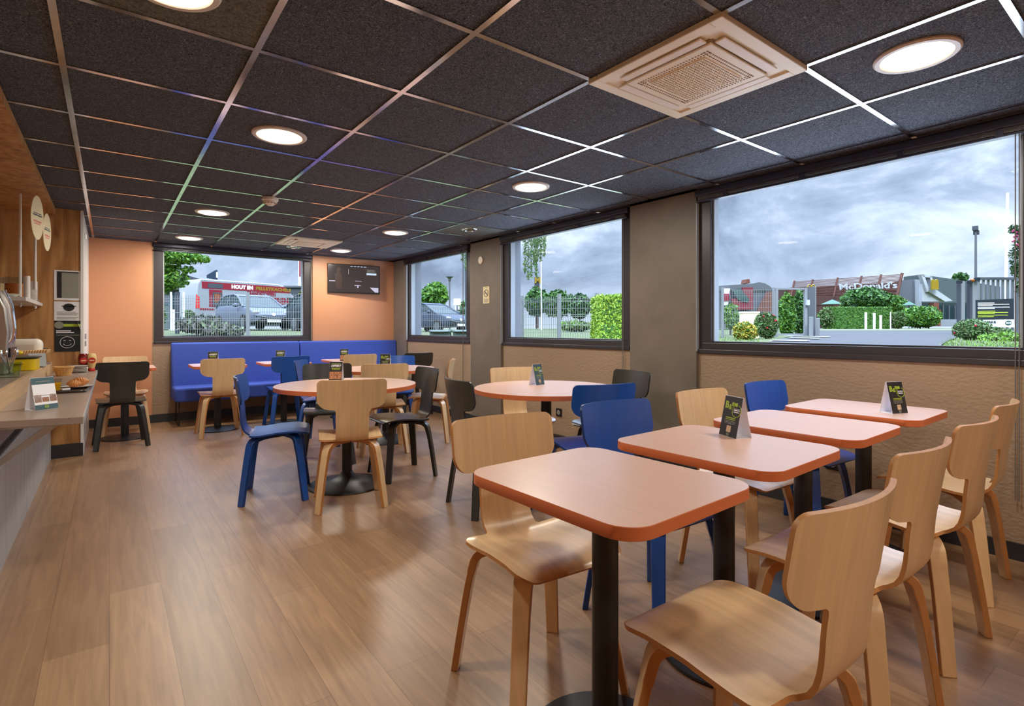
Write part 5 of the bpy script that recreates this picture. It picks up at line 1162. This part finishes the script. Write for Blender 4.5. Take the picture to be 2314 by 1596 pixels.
prw('window_wall', 'carglass', [(2083, 684), (2260, 684), (2260, 722), (2083, 722)], 61.5, 6, o, p0)
for u in (2131, 2145, 2158, 2172): prw('window_bar', 'galv', [(u, 690), (u + 1.5, 690), (u + 1.5, 722), (u, 722)], 61.2, .2, o, p0)
prw('white_plinth', 'extwall', [(2104, 722), (2260, 722), (2260, 737), (2104, 737)], 61.2, 5, o, p0); prw('brick_pier', 'brick', [(2110, 684), (2122, 684), (2122, 735), (2110, 735)], 60.8, 1, o, p0); prw('brick_post', 'brick', [(2122, 699), (2126, 699), (2126, 737), (2122, 737)], 57, .3, o, p0)
sw = o
for pts in ([(2082, 620.5), (2089, 622), (2101, 657), (2095, 660)], [(2082, 620.5), (2104, 623), (2106, 628), (2087, 626)], [(2101, 624), (2106, 625), (2112, 652), (2107, 652)], [(2094, 656), (2112, 652), (2153, 680), (2136, 681.5)], [(2084, 640), (2095, 660), (2136, 681.5), (2084, 681.5)]):
    prw('white_swoosh', 'extwhite', pts, 57 + (.3 if pts[0] == (2084, 640) else 0), .5, sw, p0)
prw('swoosh_recess', 'greenclad', [(2088, 626), (2102, 627), (2108, 652), (2100, 655)], 57.6, .3, sw, p0)
MB().prism([(-.36, -.55), (.36, -.55), (.36, .2), (.3, .48), (.2, .55), (.08, .48), (0, .3), (-.08, .48), (-.2, .55), (-.3, .48), (-.36, .2)], -.1, .1, 0, None, fr(at(2112, 643, 56.6) - p0, (math.cos(YAW), -math.sin(YAW), 0), (0, 0, 1))).build('golden_sign', 'signyellow', o, smooth=0)
o = thing('golden_arches', 'golden arches peeping over the top of the white gate post', 'sign', gnd(1833, 45)); p0 = o.location.copy(); b = MB()
for u in (1828.5, 1837.5): b.tube([at(u + 4 * math.cos(R(a)), 650 - 6 * math.sin(R(a)), 45) - p0 for a in range(-20, 201, 20)], .055, 8)
b.build('arches', 'signyellow', o); MB().cyl(at(1833, 652, 45) - p0, (0, 0, 0), .12).build('mast', 'galv', o)
for (u0, u1, v0, v1, dd, lab, cat, nm, sz, mm, nn) in [
    (1906, 2006, 651, 704, 50, 'broad green tree before the restaurant letters', 'tree', 'tree', .34, ['leafmid', 'leafdark'], 1500), (2004, 2044, 668, 712, 56, 'smaller green tree right of the broad tree before the restaurant', 'tree', 'tree', .3, ['leafmid', 'leafbright'], 800),
    (2014, 2044, 706, 740, 43, 'grey green low bush between the clipped hedge and the round bush', 'bush', 'bush', .22, ['leafolive', 'leafmid'], 700), (2042, 2117, 692, 740, 46, 'large round green bush at the right end of the hedge', 'bush', 'bush', .26, ['leafmid', 'leafbright'], 1200), (1850, 1882, 698, 738, 44, 'loose grey green bush left of the clipped hedge', 'bush', 'bush', .22, ['leafolive', 'leafmid'], 600)]:
    vbush(nm, lab, cat, u0, u1, v0, v1, dd, sz, mm, nn, trunk=(.12, 1.2) if cat == 'tree' else None)
o = thing('hedge', 'long clipped green hedge across the road before the restaurant', 'hedge', gnd(1945, 45), -YAW); h_ = EYE + (HOR - 694) * PM(45) - o.location.z; wd = 67 * PM(45); b = MB(); leaves(b, (0, .5, h_ / 2), (wd, .7, h_ / 2), 5200, .11, 0, .5, True, 1); b.build('foliage', ['leafmid', 'leafbright'], o, smooth=0); MB().box((-wd * .96, -.1, 0), (wd * .96, 1.1, h_ * .95)).build('inner_mass', 'leafmid', o, smooth=0)
for u, v0, k in ((1956.5, 707, 'first'), (1975.5, 708, 'second'), (1990, 713, 'third'), (2012.5, 706, 'fourth and slimmest')):
    o = thing('bollard', 'white verge bollard before the clipped hedge, %s from the left' % k, 'bollard', gnd(u, 40), 0, 'verge bollards'); r_ = .08 if u < 2000 else .04; h_ = EYE + (HOR - v0) * PM(40) - o.location.z; MB().lathe([(r_, 0), (r_, h_ - .06), (r_ * 1.15, h_ - .05), (r_ * 1.15, h_), (0, h_ + .02)], 14).build('post', 'paper', o)
for u0, u1, v, vb, dd, lab in ((1856, 1905, 677, 688, 54, 'dark green awning under the slatted front'), (2040, 2068, 681, 690, 52, 'pale green parasol before the grey block')):
    o = thing('parasol', lab, 'parasol', gnd((u0 + u1) / 2, dd)); p0 = o.location.copy(); c = at((u0 + u1) / 2, v, dd) - p0; r_ = (u1 - u0) / 2 * PM(dd); MB().lathe([(r_, -(vb - v) * PM(dd)), (0.02, 0), (0, 0.05)], 8, 0, None, c).build('canvas', 'parasol', o, smooth=0); MB().cyl((0, 0, 0), c, .04).build('pole', 'galv', o)
o = thing('floodlight_pole', 'tall floodlight pole with two lamp heads at right of the big window', 'lamp post', gnd(2205, 36)); zt = EYE + (HOR - 518) * PM(36) - o.location.z; MB().cyl((0, 0, -.2), (0, 0, zt), .09, .06).build('pole', 'galv', o)
for s in (-1, 1): MB().cbox((s * .13, 0, zt + (.05 if s < 0 else -.22)), (.2, .3, .3)).build('lamp_head', 'roofgrey', o, smooth=0, bev=(.02, 2))
o = thing('flagpole', 'bare white flagpole near the right edge of the big window', 'flagpole', gnd(2271, 26)); p0 = o.location.copy(); MB().cyl((0, 0, -.1), at(2277, 436, 26) - p0, .075, .055).build('pole', 'paper', o)
# sliding gate and sign
o = thing('sliding_gate', 'grey sliding gate with orange beacon behind the welcome sign', 'gate', gnd(2240, 20.5)); p0 = o.location.copy(); D2 = 20
for a, c, m in ((2165, 2169, 'roofgrey'), (2169, 2177, 'wire'), (2188, 2194, 'roofgrey'), (2194, 2205, 'wire')): vpost(o, 'gate_post', m, a, c, 636 if m == 'wire' else 634, 760, D2 - .1, p0, .14)
for a, c, v in ((2165, 2171, 634), (2189, 2195, 634), (2204, 2211, 628)): vpost(o, 'post_cap', 'signdark', a, c, v, v + 7, D2 - .25, p0, .16)
MB().ball(at(2197, 634, D2 - .3) - p0, (.075, .075, .075), 14).build('beacon', 'beacon', o)
vpost(o, 'top_rail', 'galv', 2205, 2312, 627, 633, D2 + .3, p0, .1); vpost(o, 'bottom_rail', 'galv', 2205, 2312, 752, 757, D2 + .3, p0, .1)
for k in range(9): vpost(o, 'gate_bar', 'wire', 2209 + 11 * k, 2213 + 11 * k, 633, 752, D2 + .35, p0, .06)
vpost(o, 'end_post', 'wire', 2299, 2304, 624, 760, D2 + .2, p0)
o = thing('welcome_sign', 'dark welcome board with lime text lines and a white lower strip on a post', 'sign', gnd(2249, 16.5)); p0 = o.location.copy(); D3 = 16.2
prw('dark_board', 'signdark', [(2207, 678), (2290.5, 675), (2291.5, 722), (2207, 723)], D3, .04, o, p0); prw('white_strip', 'paper', [(2207, 723.5), (2291.5, 722.5), (2292.5, 740), (2207, 739)], D3, .04, o, p0)
def ln(rows, m, nm):
    b = MB()
    for (u0, u1, v) in rows:
        a = [at(u, w_, D3 - .012) - p0 for u, w_ in ((u0, v + .9), (u1, v + .4), (u1, v - .9), (u0, v - .4))]; b.add(a + [q + fw * .012 for q in a], [(0, 1, 2, 3), (0, 4, 5, 1), (3, 2, 6, 7), (1, 5, 6, 2), (0, 3, 7, 4)])
    b.build(nm, m, o, smooth=0)
ln([(2210, 2247, 685), (2210, 2281, 688), (2210, 2243, 691), (2210, 2282, 694.5), (2210, 2248, 697.5)], 'paper', 'white_lines'); ln([(2210, 2249, 703.5), (2210, 2278, 706.5), (2210, 2248, 709), (2210, 2278, 712.5), (2210, 2246, 716)], 'lime', 'lime_lines')
text('lettering', 'BIENVENUE', .10, 'signdark', o, fr(at(2231, 728.5, D3 - .01) - p0, (math.cos(YAW), -math.sin(YAW), 0), (0, 0, 1)), .003, .002, sx=1.05)
X = fr(at(2279, 730, D3 - .012) - p0, (math.cos(YAW), -math.sin(YAW), 0), (0, 0, 1)); MB().prism([(.10 * math.cos(2 * math.pi * k / 28), .068 * math.sin(2 * math.pi * k / 28)) for k in range(28)], 0, .006, 0, None, X).build('oval_logo', 'mural_green', o, smooth=0); MB().box((-.075, -.022, .006), (.075, .022, .008), 0, X).build('logo_band', 'paper', o, smooth=0); text('logo_letters', 'B&B', .045, 'signdark', o, X @ Matrix.Translation((0, 0, .009)), .001)
for u in (2254, 2274, 2288): vpost(o, 'sign_post', 'galv', u - 3 if u < 2260 else u - 1.5, u + 4 if u < 2260 else u + 1.5, 740, 768 if u < 2260 else 757, D3 + .1, p0)
vbush('rose_shrub', 'loose rose shrub with red and pale blooms in front of the welcome sign', 'shrub', 2162, 2232, 722, 770, 14.6, .065, ['leafolive', 'leafmid'], 1100, flowers=('flower', 6, .035), more=[(.55, .16, .45, .2)])
vbush('ground_plants', 'low weedy green plants at the foot of the welcome sign', 'plants', 2225, 2316, 752, 780, 13.5, .07, ['leafbright', 'leafolive'], 900)
o = thing('tree', 'flowering dark tree at the far right edge of the big window', 'tree', gnd(2330, 19)); p0 = o.location.copy(); b = MB()
for (u, v, ru, rv, n_) in [(2306, 585, 20, 40, 420), (2300, 610, 14, 18, 160), (2312, 545, 14, 40, 240), (2294, 522, 14, 5, 60), (2300, 515, 18, 8, 80), (2340, 560, 40, 70, 500), (2309, 650, 12, 20, 100)]: leaves(b, at(u, v, 19) - p0, (ru * PM(19),) * 2 + (rv * PM(19),), n_, .09, 0, .3, False, 1)
b.build('foliage', ['leafdark', 'leafolive'], o, smooth=0); MB().cyl((0, 0, -.2), at(2330, 540, 19) - p0, .12, .05).build('trunk', 'bark', o)
b = MB()
for _ in range(30): b.ball(at(RND.uniform(2288, 2310), RND.uniform(515, 560), 18.8) - p0, .035, 6)
b.build('blossoms', 'flowerpink', o)
vbush('tree', 'tree crown peeping over the grey green roof', 'tree', 2156, 2184, 618, 636, 75, .4, ['leafmid', 'leafdark'], 350, trunk=(.15, 6))
# grass blades near the windows: uncountable
b = MB()
for _ in range(5200):
    u = RND.uniform(1600, 2314); v = RND.uniform(762, 800)
    if 1716 < u < 2118 + (792 - v) * .9: continue
    p = hit(u, v); h_ = RND.uniform(.03, .09); a = RND.random() * 6.28; w_ = .012
    b.add([p + Vector((w_ * math.cos(a), w_ * math.sin(a), -.01)), p - Vector((w_ * math.cos(a), w_ * math.sin(a), .01)), p + Vector((RND.gauss(0, .03), RND.gauss(0, .03), h_))], [(0, 1, 2)], RND.randrange(2))
tag(b.build('grass_blades', ['leafbright', 'leafolive'], smooth=0), 'loose long grass along the road edge outside the big window', 'grass', kind='stuff')
